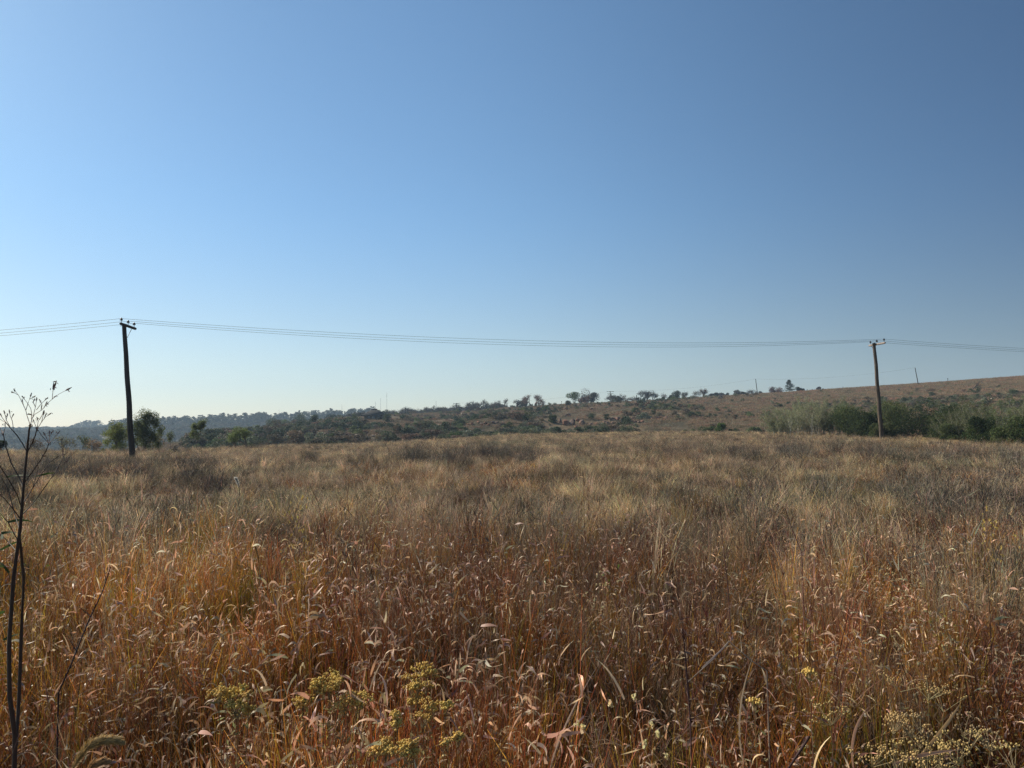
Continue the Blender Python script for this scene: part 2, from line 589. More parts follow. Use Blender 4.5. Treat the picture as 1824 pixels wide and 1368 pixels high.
def blades(g, n, rad, h, lean, curve, width, segs, c0, c1, rng, start=None, cvar=0.18, twist=1.0, pw=1.3, taper=0.15,
           wmid=1.0, phi=None, bunch=0, bvar=(0.55, 1.5)):
    """n ribbons; colours c0 (root) to c1 (tip); start optional (n,3) roots"""
    t = np.linspace(0, 1, segs + 1)
    L = rng.uniform(h[0], h[1], n)
    ph = rng.uniform(0, 2 * PI, n) if phi is None else phi
    ln = rng.uniform(lean[0], lean[1], n)
    cu = rng.uniform(curve[0], curve[1], n)
    wd = rng.uniform(width[0], width[1], n)
    bc = np.ones(n)
    if bunch and start is None:
        # stems grow in tight bunches that share lean, height and tone
        bi = rng.randint(0, bunch, n)
        ba, br_ = rng.uniform(0, 2 * PI, bunch), rad * np.sqrt(rng.rand(bunch))
        bx, by = br_ * np.cos(ba), br_ * np.sin(ba)
        start = np.stack([bx[bi] + rng.normal(0, 0.012, n), by[bi] + rng.normal(0, 0.012, n), np.zeros(n)], -1)
        ph = rng.uniform(0, 2 * PI, bunch)[bi] + rng.normal(0, 0.7, n)
        L = L * rng.uniform(0.72, 1.18, bunch)[bi]
        ln = ln * 0.5 + rng.uniform(lean[0], lean[1], bunch)[bi] * 0.7
        bc = rng.uniform(bvar[0], bvar[1], bunch)[bi]
    if start is None:
        rr = rad * np.sqrt(rng.rand(n))
        pa = rng.uniform(0, 2 * PI, n)
        start = np.stack([rr * np.cos(pa), rr * np.sin(pa), np.zeros(n)], -1)
    th = ln[:, None] + cu[:, None] * t[None, :] ** pw
    thm = (th[:, 1:] + th[:, :-1]) / 2
    st = L[:, None] / segs
    hr = np.concatenate([np.zeros((n, 1)), np.cumsum(np.sin(thm) * st, 1)], 1)
    hz = np.concatenate([np.zeros((n, 1)), np.cumsum(np.cos(thm) * st, 1)], 1)
    dx, dy = np.cos(ph), np.sin(ph)
    P = np.stack([start[:, None, 0] + hr * dx[:, None], start[:, None, 1] + hr * dy[:, None], start[:, None, 2] + hz], -1)
    side0 = np.stack([-dy, dx, np.zeros(n)], -1)[:, None, :]
    nrm = np.stack([np.cos(th) * dx[:, None], np.cos(th) * dy[:, None], -np.sin(th)], -1)
    wt = rng.uniform(-PI, PI, n)[:, None] * 0.5 + twist * rng.uniform(-1, 1, n)[:, None] * t[None, :] * 2
    side = side0 * np.cos(wt)[..., None] + nrm * np.sin(wt)[..., None]
    prof = (1 - (1 - taper) * t ** 1.5) * (1 + (wmid - 1) * np.sin(PI * t))
    W = side * (wd[:, None] * prof[None, :] / 2)[..., None]
    V = np.stack([P - W, P + W], 2).reshape(-1, 3)
    base = (np.arange(n) * (segs + 1) * 2)[:, None] + (np.arange(segs) * 2)[None, :]
    Q = np.stack([base, base + 1, base + 3, base + 2], -1).reshape(-1, 4)
    c0, c1 = np.asarray(c0, float), np.asarray(c1, float)
    C = c0[None, None, :] * (1 - t)[None, :, None] + c1[None, None, :] * t[None, :, None]
    C = C * (1 + cvar * rng.uniform(-1, 1, (n, 1, 3)) * [0.5, 0.35, 0.3] + cvar * rng.uniform(-1, 1, (n, 1, 1))) * bc[:, None, None]
    C = np.clip(C, 0.004, 0.95)
    C = np.repeat(C, 2, axis=1).reshape(-1, 3)
    g.add(V, Q, C)
    return P


def leafquads(g, cen, size, col, rng, aspect=2.0, cvar=0.25, flat=0.0, curl=True):
    """small leaf-shaped quads at the centres"""
    n = len(cen)
    d = rng.normal(size=(n, 3))
    d[:, 2] *= (1 - flat)
    d /= np.linalg.norm(d, axis=1)[:, None] + 1e-9
    e = rng.normal(size=(n, 3))
    e -= (e * d).sum(1)[:, None] * d
    e /= np.linalg.norm(e, axis=1)[:, None] + 1e-9
    s = (size * rng.uniform(0.6, 1.35, n))[:, None]
    a, b = d * s * 0.5, e * s * 0.5 / aspect
    V = np.stack([cen - a, cen - b + a * 0.1, cen + a, cen + b + a * 0.1], 1).reshape(-1, 3)
    Q = (np.arange(n) * 4)[:, None] + np.arange(4)[None, :]
    col = np.asarray(col, float)
    if col.ndim == 1:
        col = np.tile(col, (n, 1))
    C = col * (1 + cvar * rng.uniform(-1, 1, (n, 1))) * (1 + 0.12 * rng.uniform(-1, 1, (n, 3)))
    g.add(V, Q, np.repeat(np.clip(C, 0.003, 0.95), 4, axis=0))


def scatter(name, pts, rot, scl, idx, protos, label):
    """one stuff object that repeats a few hand-made tufts over many points"""
    pc = bpy.data.collections.new(name + '_tufts')
    for k_, (me, mt) in enumerate(protos):
        if len(me.materials) == 0:
            me.materials.append(mt)
        o = bpy.data.objects.new('%s_tuft_%02d' % (name, k_), me)
        pc.objects.link(o)
    n = len(pts)
    me = bpy.data.meshes.new(name)
    me.vertices.add(n)
    me.vertices.foreach_set('co', np.asarray(pts, np.float32).ravel())
    a = me.attributes.new('rot', 'FLOAT_VECTOR', 'POINT')
    a.data.foreach_set('vector', np.asarray(rot, np.float32).ravel())
    a = me.attributes.new('scl', 'FLOAT_VECTOR', 'POINT')
    a.data.foreach_set('vector', np.asarray(scl, np.float32).ravel())
    a = me.attributes.new('idx', 'INT', 'POINT')
    a.data.foreach_set('value', np.asarray(idx, np.int32))
    me.update()
    ob = bpy.data.objects.new(name, me)
    COL.objects.link(ob)
    ng = bpy.data.node_groups.new(name + '_scatter', 'GeometryNodeTree')
    ng.interface.new_socket('Geometry', in_out='INPUT', socket_type='NodeSocketGeometry')
    ng.interface.new_socket('Geometry', in_out='OUTPUT', socket_type='NodeSocketGeometry')
    gi, go = ng.nodes.new('NodeGroupInput'), ng.nodes.new('NodeGroupOutput')
    ci = ng.nodes.new('GeometryNodeCollectionInfo')
    ci.inputs['Collection'].default_value = pc
    ci.inputs['Separate Children'].default_value = True
    ci.inputs['Reset Children'].default_value = True
    ip = ng.nodes.new('GeometryNodeInstanceOnPoints')
    ip.inputs['Pick Instance'].default_value = True

    def attr(nm, ty):
        q = ng.nodes.new('GeometryNodeInputNamedAttribute')
        q.data_type = ty
        q.inputs['Name'].default_value = nm
        return q
    L = ng.links.new
    er = ng.nodes.new('FunctionNodeEulerToRotation')
    L(gi.outputs[0], ip.inputs['Points'])
    L(ci.outputs[0], ip.inputs['Instance'])
    L(attr('idx', 'INT').outputs[0], ip.inputs['Instance Index'])
    L(attr('rot', 'FLOAT_VECTOR').outputs[0], er.inputs[0])
    L(er.outputs[0], ip.inputs['Rotation'])
    L(attr('scl', 'FLOAT_VECTOR').outputs[0], ip.inputs['Scale'])
    L(ip.outputs[0], go.inputs[0])
    md = ob.modifiers.new('scatter', 'NODES')
    md.node_group = ng
    tag(ob, label, None, None, 'stuff')
    return ob


RED = (0.32, 0.085, 0.032)
RED2 = (0.17, 0.05, 0.032)
ORANGE = (0.60, 0.25, 0.045)
YELG = (0.34, 0.31, 0.035)
GREEN = (0.16, 0.23, 0.03)
GREY = (0.38, 0.285, 0.19)
GREYG = (0.27, 0.25, 0.17)
STRAW = (0.86, 0.64, 0.41)
TAN = (0.74, 0.52, 0.26)
BROWN = (0.085, 0.052, 0.034)  # root tone kept dark: some shade contrast between stems is put into the colour


def mix(a, b, t):
    return tuple(a[i] * (1 - t) + b[i] * t for i in range(3))


def curls(g, rng, n, P, c=STRAW, ln=(0.05, 0.15), wd=(0.004, 0.009)):
    """pale dry leaves curling off the stems; P = stem points (stems, segs+1, 3)"""
    ns, sg = P.shape[0], P.shape[1]
    i = rng.randint(0, ns, n)
    j = rng.randint(max(1, sg // 3), sg, n)
    h = n // 2
    blades(g, h, 0, ln, (0.1, 1.5), (0.2, 2.7), wd, 5, mix(c, (0.30, 0.15, 0.08), 0.5), c, rng, start=P[i[:h], j[:h]], cvar=0.3,
           twist=1.8, pw=rng.uniform(0.8, 2.2), taper=0.12, wmid=1.3)
    m = n - h
    blades(g, m, 0, (ln[0] * 0.6, ln[1] * 0.8), (0.2, 2.4), (-1.2, 1.6), wd, 4, mix(c, (0.26, 0.12, 0.06), 0.6), mix(c, (0.4, 0.2, 0.1), 0.3), rng,
           start=P[i[h:], j[h:]], cvar=0.35, twist=2.0, pw=1.5, taper=0.1, wmid=1.2)


def tuft_red(s, tone, far=False):
    rng = np.random.RandomState(100 + s)
    g = Geo()
    k = 2.0 if far else 1.0
    f = 0.5 if far else 1.0
    base = mix(YELG, BROWN, 0.6)
    top = [RED, RED2, mix(RED, ORANGE, 0.4), mix(RED2, GREY, 0.25)][tone]
    P = blades(g, int(24 * f), 0.14, (0.50, 0.84), (0.0, 0.18), (0.0, 0.3), (0.0022 * k, 0.0045 * k), 5, mix(base, top, 0.5), top, rng, cvar=0.35, bunch=7)
    blades(g, int(44 * f), 0.15, (0.28, 0.70), (0.0, 0.34), (0.0, 0.7), (0.004 * k, 0.0095 * k), 5, base, top, rng, cvar=0.35, bunch=9)
    blades(g, int(16 * f), 0.15, (0.30, 0.62), (0.0, 0.35), (0.0, 0.8), (0.004 * k, 0.0095 * k), 5, YELG, ORANGE, rng, cvar=0.35, bunch=4)
    curls(g, rng, int((21 + 10 * (s % 3)) * f), P, mix(STRAW, (0.55, 0.30, 0.18), 0.35), (0.03, 0.105), (0.005, 0.012))
    curls(g, rng, int((5 + 4 * (s % 2)) * f) + 2, P, (0.78, 0.66, 0.50), (0.03, 0.09), (0.006, 0.012))
    if not far:
        blades(g, 20, 0.2, (0.10, 0.35), (0.5, 1.4), (0.2, 1.2), (0.003, 0.007), 4, BROWN, mix(TAN, BROWN, 0.5), rng, cvar=0.4)
    return g.mesh('red_tuft')


def tuft_green(s):
    rng = np.random.RandomState(200 + s)
    g = Geo()
    blades(g, 26, 0.12, (0.30, 0.62), (0.0, 0.25), (0.0, 0.6), (0.004, 0.008), 5, GREEN, mix(YELG, ORANGE, 0.2 + 0.2 * (s % 3)), rng, cvar=0.3, bunch=5)
    P = blades(g, 16, 0.13, (0.45, 0.80), (0.0, 0.14), (0.0, 0.3), (0.002, 0.004), 4, YELG, mix(RED, ORANGE, 0.4), rng, cvar=0.3)
    blades(g, 14, 0.13, (0.35, 0.66), (0.02, 0.25), (0.0, 0.7), (0.004, 0.007), 5, YELG, ORANGE, rng, cvar=0.3, bunch=5)
    curls(g, rng, 7, P)
    return g.mesh('green_tuft')


def tuft_grey(s, far=False):
    rng = np.random.RandomState(300 + s)
    g = Geo()
    if far:
        c = [GREY, mix(GREY, GREYG, 0.6), mix(GREY, (0.24, 0.16, 0.09), 0.6), mix(GREY, TAN, 0.45), mix(GREY, STRAW, 0.3), mix(GREYG, BROWN, 0.4)][s % 6]
        lean = (0.0, 0.25) if s % 3 else (0.1, 0.7)
        P = blades(g, 46, 0.22, (0.30, 0.85), lean, (0.0, 0.5), (0.006, 0.014), 4, mix(c, BROWN, 0.6), c, rng, cvar=0.4, bunch=4, bvar=(0.35, 1.75))
        n = 70
        blades(g, n, 0, (0.05, 0.16), (0.1, 1.0), (-0.2, 0.8), (0.003, 0.006), 2, c, mix(c, STRAW, 0.3), rng,
               start=P[rng.randint(0, len(P), n), rng.randint(2, 5, n)], cvar=0.4)
        curls(g, rng, 3, P, STRAW)
        return g.mesh('grey_tuft')
    c = [GREY, mix(GREY, GREYG, 0.6), mix(GREY, (0.24, 0.15, 0.11), 0.5), mix(GREY, TAN, 0.3)][s % 4]
    lean = (0.0, 0.22) if s % 3 else (0.15, 0.6)
    P = blades(g, 90, 0.20, (0.35, 0.80), lean, (0.0, 0.5), (0.0013, 0.0032), 4, mix(c, BROWN, 0.5), c, rng, cvar=0.3, bunch=8)
    # wispy seed branches
    n = 260
    i = rng.randint(0, len(P), n)
    j = rng.randint(2, 5, n)
    blades(g, n, 0, (0.04, 0.13), (0.1, 1.0), (-0.2, 0.8), (0.0012, 0.0022), 2, c, mix(c, STRAW, 0.25), rng, start=P[i, j], cvar=0.25)
    blades(g, 26, 0.2, (0.12, 0.4), (0.4, 1.2), (0.1, 1.0), (0.003, 0.005), 3, BROWN, mix(c, BROWN, 0.3), rng)
    return g.mesh('grey_tuft')


def tuft_tan(s, far=False):
    rng = np.random.RandomState(400 + s)
    g = Geo()
    c = [TAN, mix(TAN, STRAW, 0.4), mix(TAN, GREY, 0.5)][s % 3]
    k = 2.4 if far else 1.0
    blades(g, 60 if far else 110, 0.24, (0.20, 0.52), (0.0, 0.55), (0.1, 1.0), (0.002 * k, 0.004 * k), 4, mix(c, BROWN, 0.4), c, rng, cvar=0.3, bunch=5, bvar=(0.5, 1.5))
    blades(g, 30, 0.24, (0.12, 0.3), (0.6, 1.3), (0.1, 0.8), (0.003, 0.005), 3, mix(BROWN, c, 0.3), c, rng)
    return g.mesh('tan_tuft')


def tuft_forb(s):
    """dark dead herb with branched top and round pale seed heads"""
    rng = np.random.RandomState(500 + s)
    g = Geo()
    pale = (0.58, 0.47, 0.28) if s % 2 else (0.42, 0.30, 0.10)
    P = blades(g, 7, 0.10, (0.45, 0.75), (0.0, 0.35), (0.0, 0.3), (0.003, 0.0045), 5, BROWN, mix(BROWN, GREY, 0.4), rng)
    n = 60
    i, j = rng.randint(0, len(P), n), rng.randint(2, 6, n)
    Q = blades(g, n, 0, (0.05, 0.14), (0.2, 1.0), (-0.3, 0.3), (0.0015, 0.0025), 2, BROWN, mix(BROWN, GREY, 0.5), rng, start=P[i, j])
    tips = Q[:, -1]
    for tip in tips:
        r = rng.uniform(0.004, 0.009)
        cc = tip + rng.normal(size=(10, 3)) * r * 0.5
        leafquads(g, cc, r * 1.5, pale, rng, 1.1, 0.25)
    cen = P[rng.randint(0, len(P), 60), rng.randint(0, 4, 60)] + rng.normal(size=(60, 3)) * 0.03
    leafquads(g, cen, 0.03, mix(GREY, GREYG, 0.5), rng, 2.5, 0.3)
    return g.mesh('forb_tuft')


def tuft_stalk(s):
    """tall dark red-brown flowering stalks"""
    rng = np.random.RandomState(600 + s)
    g = Geo()
    c = (0.11, 0.045, 0.035)
    P = blades(g, 5, 0.10, (0.70, 1.02), (0.0, 0.22), (0.0, 0.25), (0.004, 0.006), 6, mix(c, BROWN, 0.4), c, rng, taper=0.4)
    curls(g, rng, 12, P, mix(STRAW, (0.45, 0.25, 0.18), 0.3), (0.05, 0.13), (0.004, 0.009))
    n = 30
    i = rng.randint(0, len(P), n)
    blades(g, n, 0, (0.05, 0.10), (0.1, 0.5), (0.0, 0.3), (0.003, 0.005), 2, c, mix(c, RED, 0.4), rng, start=P[i, rng.randint(4, 7, n)])
    return g.mesh('stalk_tuft')


def tuft_leafy(s):
    """small bright green leafy herb"""
    rng = np.random.RandomState(650 + s)
    g = Geo()
    P = blades(g, 6, 0.06, (0.25, 0.5), (0.0, 0.4), (0.0, 0.3), (0.003, 0.004), 4, GREEN, GREEN, rng)
    cen = P[rng.randint(0, 6, 60), rng.randint(1, 5, 60)] + rng.normal(size=(60, 3)) * 0.025
    leafquads(g, cen, 0.045, (0.16, 0.24, 0.04), rng, 2.6, 0.3)
    return g.mesh('leafy_tuft')


# candidate points over the field, denser near the camera
def field_points():
    out = []
    for r0, r1, dens, amax in ((1.75, 3.0, 52, 62), (3.0, 6, 42, 56), (6, 12, 36, 50), (12, 22, 28, 46), (22, 40, 18, 44), (40, 97, 13, 42)):
        am = math.radians(amax)
        n = int(dens * am * (r1 * r1 - r0 * r0))
        r = np.sqrt(RNG.uniform(r0 * r0, r1 * r1, n))
        a = RNG.uniform(-am, am, n)
        out.append(np.stack([r * np.sin(a), r * np.cos(a)], -1))
    p = np.vstack(out)
    r = np.hypot(p[:, 0], p[:, 1])
    a = np.arctan2(p[:, 0], p[:, 1])
    px = 912 + F * np.tan(a)
    er = np.interp(px, XC, EDGE_R)
    ok = r < er + 7
    return p[ok], r[ok], px[ok], er[ok]


P2, PR, PX, PE = field_points()
X_, Y_ = P2[:, 0], P2[:, 1]
nA = fbm(X_, Y_ * 0.6, 3.2, 3, 1)
nB = fbm(X_, Y_ * 0.6, 5.0, 3, 21)
nC = fbm(X_, Y_ * 0.7, 1.4, 2, 31)
nD = fbm(X_, Y_, 12.0, 2, 41)
W_ = np.zeros((8, len(P2)))
leftw = smooth(750, 450, PX)
# 0 red 1 green 2 grey 3 tan 4 forb 5 stalk 6 leafy 7 nothing
W_[0] = 2.1 * smooth(9.0, 6, PR) + leftw * smooth(4, 6, PR) * smooth(12, 9, PR) * 1.3 + 2.4 * smooth(0.54, 0.64, nA) * smooth(60, 20, PR)
W_[1] = 0.42 + leftw * 2.4 * smooth(3.6, 5.0, PR) * smooth(11, 8, PR) * smooth(0.36, 0.52, nB) + 0.4 * smooth(0.55, 0.7, nC) * smooth(12, 6, PR)
W_[1] *= smooth(30, 12, PR)
W_[2] = 0.38 + 2.6 * smooth(6.5, 11, PR) + 1.0 * smooth(0.52, 0.66, nB) * smooth(3, 6, PR)
W_[3] = 0.05 + 6.0 * smooth(0.60, 0.85, PR / PE) + 9 * smooth(0.70, 1.0, PR / PE) * smooth(500, 1100, PX) + 1.2 * smooth(0.75, 1.0, PR / PE) + 0.8 * smooth(0.5, 0.64, nD) * smooth(9, 16, PR) * smooth(600, 1300, PX)
W_[3] += 0.4 * smooth(0.58, 0.7, nA) * smooth(8, 12, PR)
W_[4] = 0.10 * smooth(10, 5, PR) + 1.6 * smooth(4.6, 3.2, PR) * smooth(1150, 1450, PX)
W_[5] = 0.12 * smooth(10, 5, PR) + 0.55 * smooth(950, 1200, PX) * smooth(9, 7, PR)
W_[6] = 0.035 * smooth(12, 6, PR)
# bare dark gaps near
W_[7] = 2.0 * smooth(0.34, 0.22, nC) + 0.05
W_[7] += 0.9 * smooth(0.38, 0.30, fbm(X_, Y_, 0.8, 2, 63)) * smooth(14, 6, PR)
W_[7] += 5.0 * smooth(0.43, 0.33, fbm(X_, Y_, 0.75, 2, 66)) * smooth(7, 12, PR) * smooth(38, 14, PR)
cum = np.cumsum(W_, 0)
pick = (RNG.rand(len(P2)) * cum[-1])[None, :] > cum
T_ = pick.sum(0)
Z_ = height(X_, Y_)


def place(kind, name, protos, label, smin, smax, tilt=0.12, nfar=0, hnoise=0.45):
    m = T_ == kind
    n = int(m.sum())
    x, y, z, r = X_[m], Y_[m], Z_[m], PR[m]
    rot = np.stack([RNG.normal(0, tilt, n) , RNG.normal(0.05, tilt, n), RNG.uniform(0, 2 * PI, n)], -1)
    hgt = RNG.uniform(smin, smax, n) * RNG.uniform(0.8, 1.15, n) * (1 + 0.6 * hnoise * (fbm(x, y, 1.8, 2, 77) - 0.5) * 2)
    # the sward gets shorter towards the far side of the field
    hgt = hgt * (1 - 0.36 * smooth(7, 14, r) - 0.10 * smooth(20, 60, r)) * 0.92
    clump = fbm(x, y, 0.6, 2, 87) * 0.7 + fbm(x, y, 3.0, 2, 97) * 0.3
    hgt = hgt * (0.68 + 0.62 * smooth(0.3, 0.70, clump)) * np.where(r > 8, 0.86, 1.0)
    wid = (0.85 + 0.15 * smooth(15, 60, r)) * RNG.uniform(0.85, 1.2, n)
    scl = np.stack([wid, wid, hgt], -1)
    idx = RNG.randint(0, len(protos) - nfar, n)
    if nfar:
        # beyond a dozen metres coarser tufts; neighbouring tufts tend to be of one tone
        tone = np.clip((fbm(x, y, 3.0, 2, 57) - 0.28) / 0.44 * nfar + RNG.normal(0, 0.9, n), 0, nfar - 1).astype(int)
        idx = np.where(r > 6 + 3 * RNG.rand(n), len(protos) - nfar + tone, idx)
    scatter(name, np.stack([x, y, z - 0.01], -1), rot, scl, idx, protos, label)


place(0, 'red_grass', [(tuft_red(i, i % 4), M_GRASS) for i in range(10)] + [(tuft_red(i + 40, i % 4, True), M_GRASS) for i in range(4)],
      'russet and dark red dry grass with pale curled leaves filling the foreground', 0.82, 1.12, nfar=4)
place(1, 'green_grass', [(tuft_green(i), M_GRASS) for i in range(6)],
      'yellow-green and orange grass blades standing among the red grass', 0.85, 1.15)
place(2, 'grey_grass', [(tuft_grey(i), M_FINE) for i in range(12)] + [(tuft_grey(i, True), M_FINE) for i in range(12)],
      'wispy grey-brown fine grass across the middle of the field', 0.75, 1.15, 0.16, nfar=12)
place(3, 'tan_grass', [(tuft_tan(i), M_FINE) for i in range(6)] + [(tuft_tan(i, True), M_FINE) for i in range(6)],
      'golden tan grass towards the far edge of the field', 0.75, 1.2, nfar=6)
place(4, 'seedhead_weeds', [(tuft_forb(i), M_FINE) for i in range(6)],
      'dead brown weeds with small round pale seed heads low in the right corner', 0.8, 1.15)
place(5, 'dark_stalks', [(tuft_stalk(i), M_GRASS) for i in range(6)],
      'dark red-brown grass stalks rising above the sward', 0.85, 1.12)
place(6, 'leafy_herbs', [(tuft_leafy(i), M_LEAF) for i in range(3)],
      'small bright green leafy herbs low between the grass', 0.8, 1.2)


def tuft_wiry(s):
    rng = np.random.RandomState(680 + s)
    g = Geo()
    c = [(0.17, 0.13, 0.09), (0.20, 0.18, 0.12), (0.13, 0.10, 0.08), (0.24, 0.20, 0.15)][s % 4]
    st = rng.normal(size=(160, 3)) * [0.12, 0.12, 0]
    P = blades(g, 160, 0.2, (0.35, 0.85), (0.0, 0.75), (-0.2, 0.5), (0.003, 0.007), 4, mix(c, (0.05, 0.04, 0.03), 0.5), c, rng, start=st, cvar=0.35)
    n = 340
    blades(g, n, 0, (0.05, 0.14), (0.0, 1.2), (-0.5, 0.7), (0.003, 0.006), 2, c, mix(c, GREY, 0.4), rng,
           start=P[rng.randint(0, len(P), n), rng.randint(2, 5, n)], cvar=0.4)
    return g.mesh('wiry_tuft')


rw = np.random.RandomState(31)
nw = 700
rr_ = np.sqrt(rw.uniform(36, 34 ** 2, nw))
ra_ = rw.uniform(-0.75, 0.75, nw)
wx, wy = rr_ * np.sin(ra_), rr_ * np.cos(ra_)
kp = (fbm(wx, wy, 7, 2, 19) > 0.50) & (rr_ < np.interp(912 + F * np.tan(ra_), XC, EDGE_R)) & (rw.rand(nw) < np.where(rr_ < 14, 0.45, 0.75))
wx, wy = wx[kp], wy[kp]
nw = len(wx)
ws = rw.uniform(0.7, 1.35, nw)
scatter('wiry_shrublets', np.stack([wx, wy, height(wx, wy)], -1), np.stack([rw.normal(0, .12, nw), rw.normal(0, .12, nw), rw.uniform(0, 6.28, nw)], -1),
        np.stack([ws * 1.1, ws * 1.1, ws * 0.95], -1), rw.randint(0, 4, nw), [(tuft_wiry(i), M_TWIG) for i in range(4)],
        'dark wiry grey-brown shrublets dotted through the middle of the field')


# ------------------------------------------------------------------ woody plants
def grow(g, rng, p, d, L, R, depth, tips, spread=0.5, up=0.15, kids=(2, 3), col=(0.12, 0.09, 0.07), shrink=0.72, sides=4, wig=0.12):
    segs = 3 if depth > 1 else 2
    pts, rad = [p], [R]
    q = Vector(p)
    dd = Vector(d).normalized()
    for s in range(segs):
        dd = (dd + Vector((rng.normal(0, wig), rng.normal(0, wig), rng.normal(0, wig) + up * 0.3))).normalized()
        q = q + dd * (L / segs)
        pts.append(q)
        rad.append(R * (1 - 0.4 * (s + 1) / segs))
    tube(g, pts, rad, col, sides if depth > 2 else 3, cap=False)
    if depth <= 0:
        tips.append((q, dd))
        return
    if depth <= 2:
        tips.append((pts[len(pts) // 2], dd))
    n = rng.randint(kids[0], kids[1] + 1)
    for k_ in range(n):
        ax = Vector((rng.normal(), rng.normal(), rng.normal())).cross(dd)
        if ax.length < 1e-3:
            ax = Vector((1, 0, 0))
        ang = rng.uniform(0.5, 1.2) * spread
        nd = Matrix.Rotation(ang, 3, ax.normalized()) @ dd
        nd.z += up
        src = pts[-1] if k_ < 2 else pts[rng.randint(1, len(pts))]
        grow(g, rng, src, nd, L * shrink * rng.uniform(0.8, 1.2), R * 0.6, depth - 1, tips, spread, up, kids, col, shrink, sides, wig)


def norm_h(geos, h, w=None):
    """scale a set of Geo lists so that the plant is h tall (and w wide)"""
    allv = np.vstack([v for g in geos for v in g.v])
    zt = allv[:, 2].max()
    ww = max(np.ptp(allv[:, 0]), np.ptp(allv[:, 1]))
    s = h / zt
    sw = (w / ww) if w else s
    for g in geos:
        for v in g.v:
            v[:, 2] *= s
            v[:, :2] *= sw


def make_bare(seed, h, w, col=(0.15, 0.125, 0.115), depth=5, spread=0.75, trunk=0.22, leaf=None, nleaf=0, lsize=0.12, R=0.05, stems=1, low=0):
    """(trunk mesh, crown mesh or None): a leafless or thinly leaved tree"""
    rng = np.random.RandomState(seed)
    g = Geo()
    tips = []
    for s in range(stems):
        d = Vector((rng.normal(0, 0.12 if stems == 1 else 0.4), rng.normal(0, 0.12 if stems == 1 else 0.4), 1))
        grow(g, rng, Vector((rng.normal(0, .05), rng.normal(0, .05), -0.05)), d, trunk, R, depth, tips, spread, 0.10, (2, 3), col)
    geos = [g]
    gl = None
    if nleaf:
        gl = Geo()
        T = np.array([tuple(t[0]) for t in tips])
        c = T[rng.randint(0, len(T), nleaf)] + rng.normal(size=(nleaf, 3)) * 0.02
        leafquads(gl, c, 0.0001, leaf, rng, 2.0, 0.35)
        geos.append(gl)
    allv = np.vstack(g.v)
    zt = allv[:, 2].max()
    ww = max(np.ptp(allv[:, 0]), np.ptp(allv[:, 1]))
    for gg in geos:
        for v in gg.v:
            v[:, 2] *= h / zt
            v[:, :2] *= w / ww
    if nleaf:
        # rebuild leaves at true size
        T2 = T * np.array([w / ww, w / ww, h / zt])
        gl = Geo()
        c = T2[rng.randint(0, len(T2), nleaf)] + rng.normal(size=(nleaf, 3)) * lsize * 1.1
        if low:
            k_ = int(nleaf * low)
            q = np.stack([rng.uniform(-.42, .42, 26) * w, rng.uniform(-.42, .42, 26) * w, rng.uniform(0.12, 0.62, 26) * h], -1)
            c[:k_] = q[rng.randint(0, 26, k_)] + rng.normal(size=(k_, 3)) * [0.06 * w, 0.06 * w, 0.05 * h]
        leafquads(gl, c, lsize, leaf, rng, 2.0, 0.35)
    return g.mesh('trunk'), (gl.mesh('crown') if gl else None)


def make_crown(seed, h, w, cols, n=2500, lsize=0.12, z0=0.15, lumps=9, stemcol=(0.10, 0.08, 0.06), stemr=0.05, top=0.5, depth_w=None):
    """(trunk, crown): dense rounded crown built of leaf clumps with gaps; z0 = where leaves start (share of h)"""
    rng = np.random.RandomState(seed)
    gl, gt = Geo(), Geo()
    dw = depth_w or w
    cz0, cz1 = h * z0, h
    L = []
    for k_ in range(lumps):
        a = rng.uniform(0, 2 * PI)
        u = rng.uniform(0, 1) ** 0.6
        zf = rng.uniform(0.12, 0.86)
        env = math.sin(PI * min(1, max(0.05, zf ** (0.9 if top > 0.4 else 0.6)))) ** 0.55
        c = np.array([math.cos(a) * u * w * 0.36 * env, math.sin(a) * u * dw * 0.36 * env, cz0 + (cz1 - cz0) * zf])
        rr = rng.uniform(0.20, 0.34) * min(w, (h * (1 - z0)) * 1.1)
        L.append((c, rr))
    # keep lumps inside height
    L = [(c if c[2] + rr * 0.8 < h else np.array([c[0], c[1], h - rr * 0.8]), rr) for c, rr in L]
    per = n // lumps
    cols = [np.array(c, float) for c in cols]
    for c, rr in L:
        d = rng.normal(size=(per, 3))
        d /= np.linalg.norm(d, axis=1)[:, None]
        rad = rr * (0.55 + 0.5 * rng.rand(per) ** 0.5)
        rad *= 1 + 0.25 * np.sin(d[:, 0] * 7 + c[0] * 9) * np.sin(d[:, 1] * 6 + c[1] * 5 + d[:, 2] * 5)
        P = c + d * rad[:, None] * [1, 1, 0.8]
        P = P[P[:, 2] > 0.02 * h]
        cc = cols[rng.randint(0, len(cols))]
        leafquads(gl, P, lsize, cc, rng, 1.7, 0.4)
        b = Vector((rng.normal(0, .05) * w, rng.normal(0, .05) * w, -0.05))
        m = Vector((c[0] * 0.4 + rng.normal(0, .03) * w, c[1] * 0.4, c[2] * 0.5))
        tube(gt, [b, m, Vector(c)], [stemr, stemr * 0.7, stemr * 0.3], stemcol, 4, cap=False)
        for q in range(3):
            e = Vector(c) + Vector(rng.normal(size=3) * rr * 0.6)
            tube(gt, [Vector(c), e], [stemr * 0.3, stemr * 0.1], stemcol, 3, cap=False)
    return gt.mesh('trunk'), gl.mesh('crown')


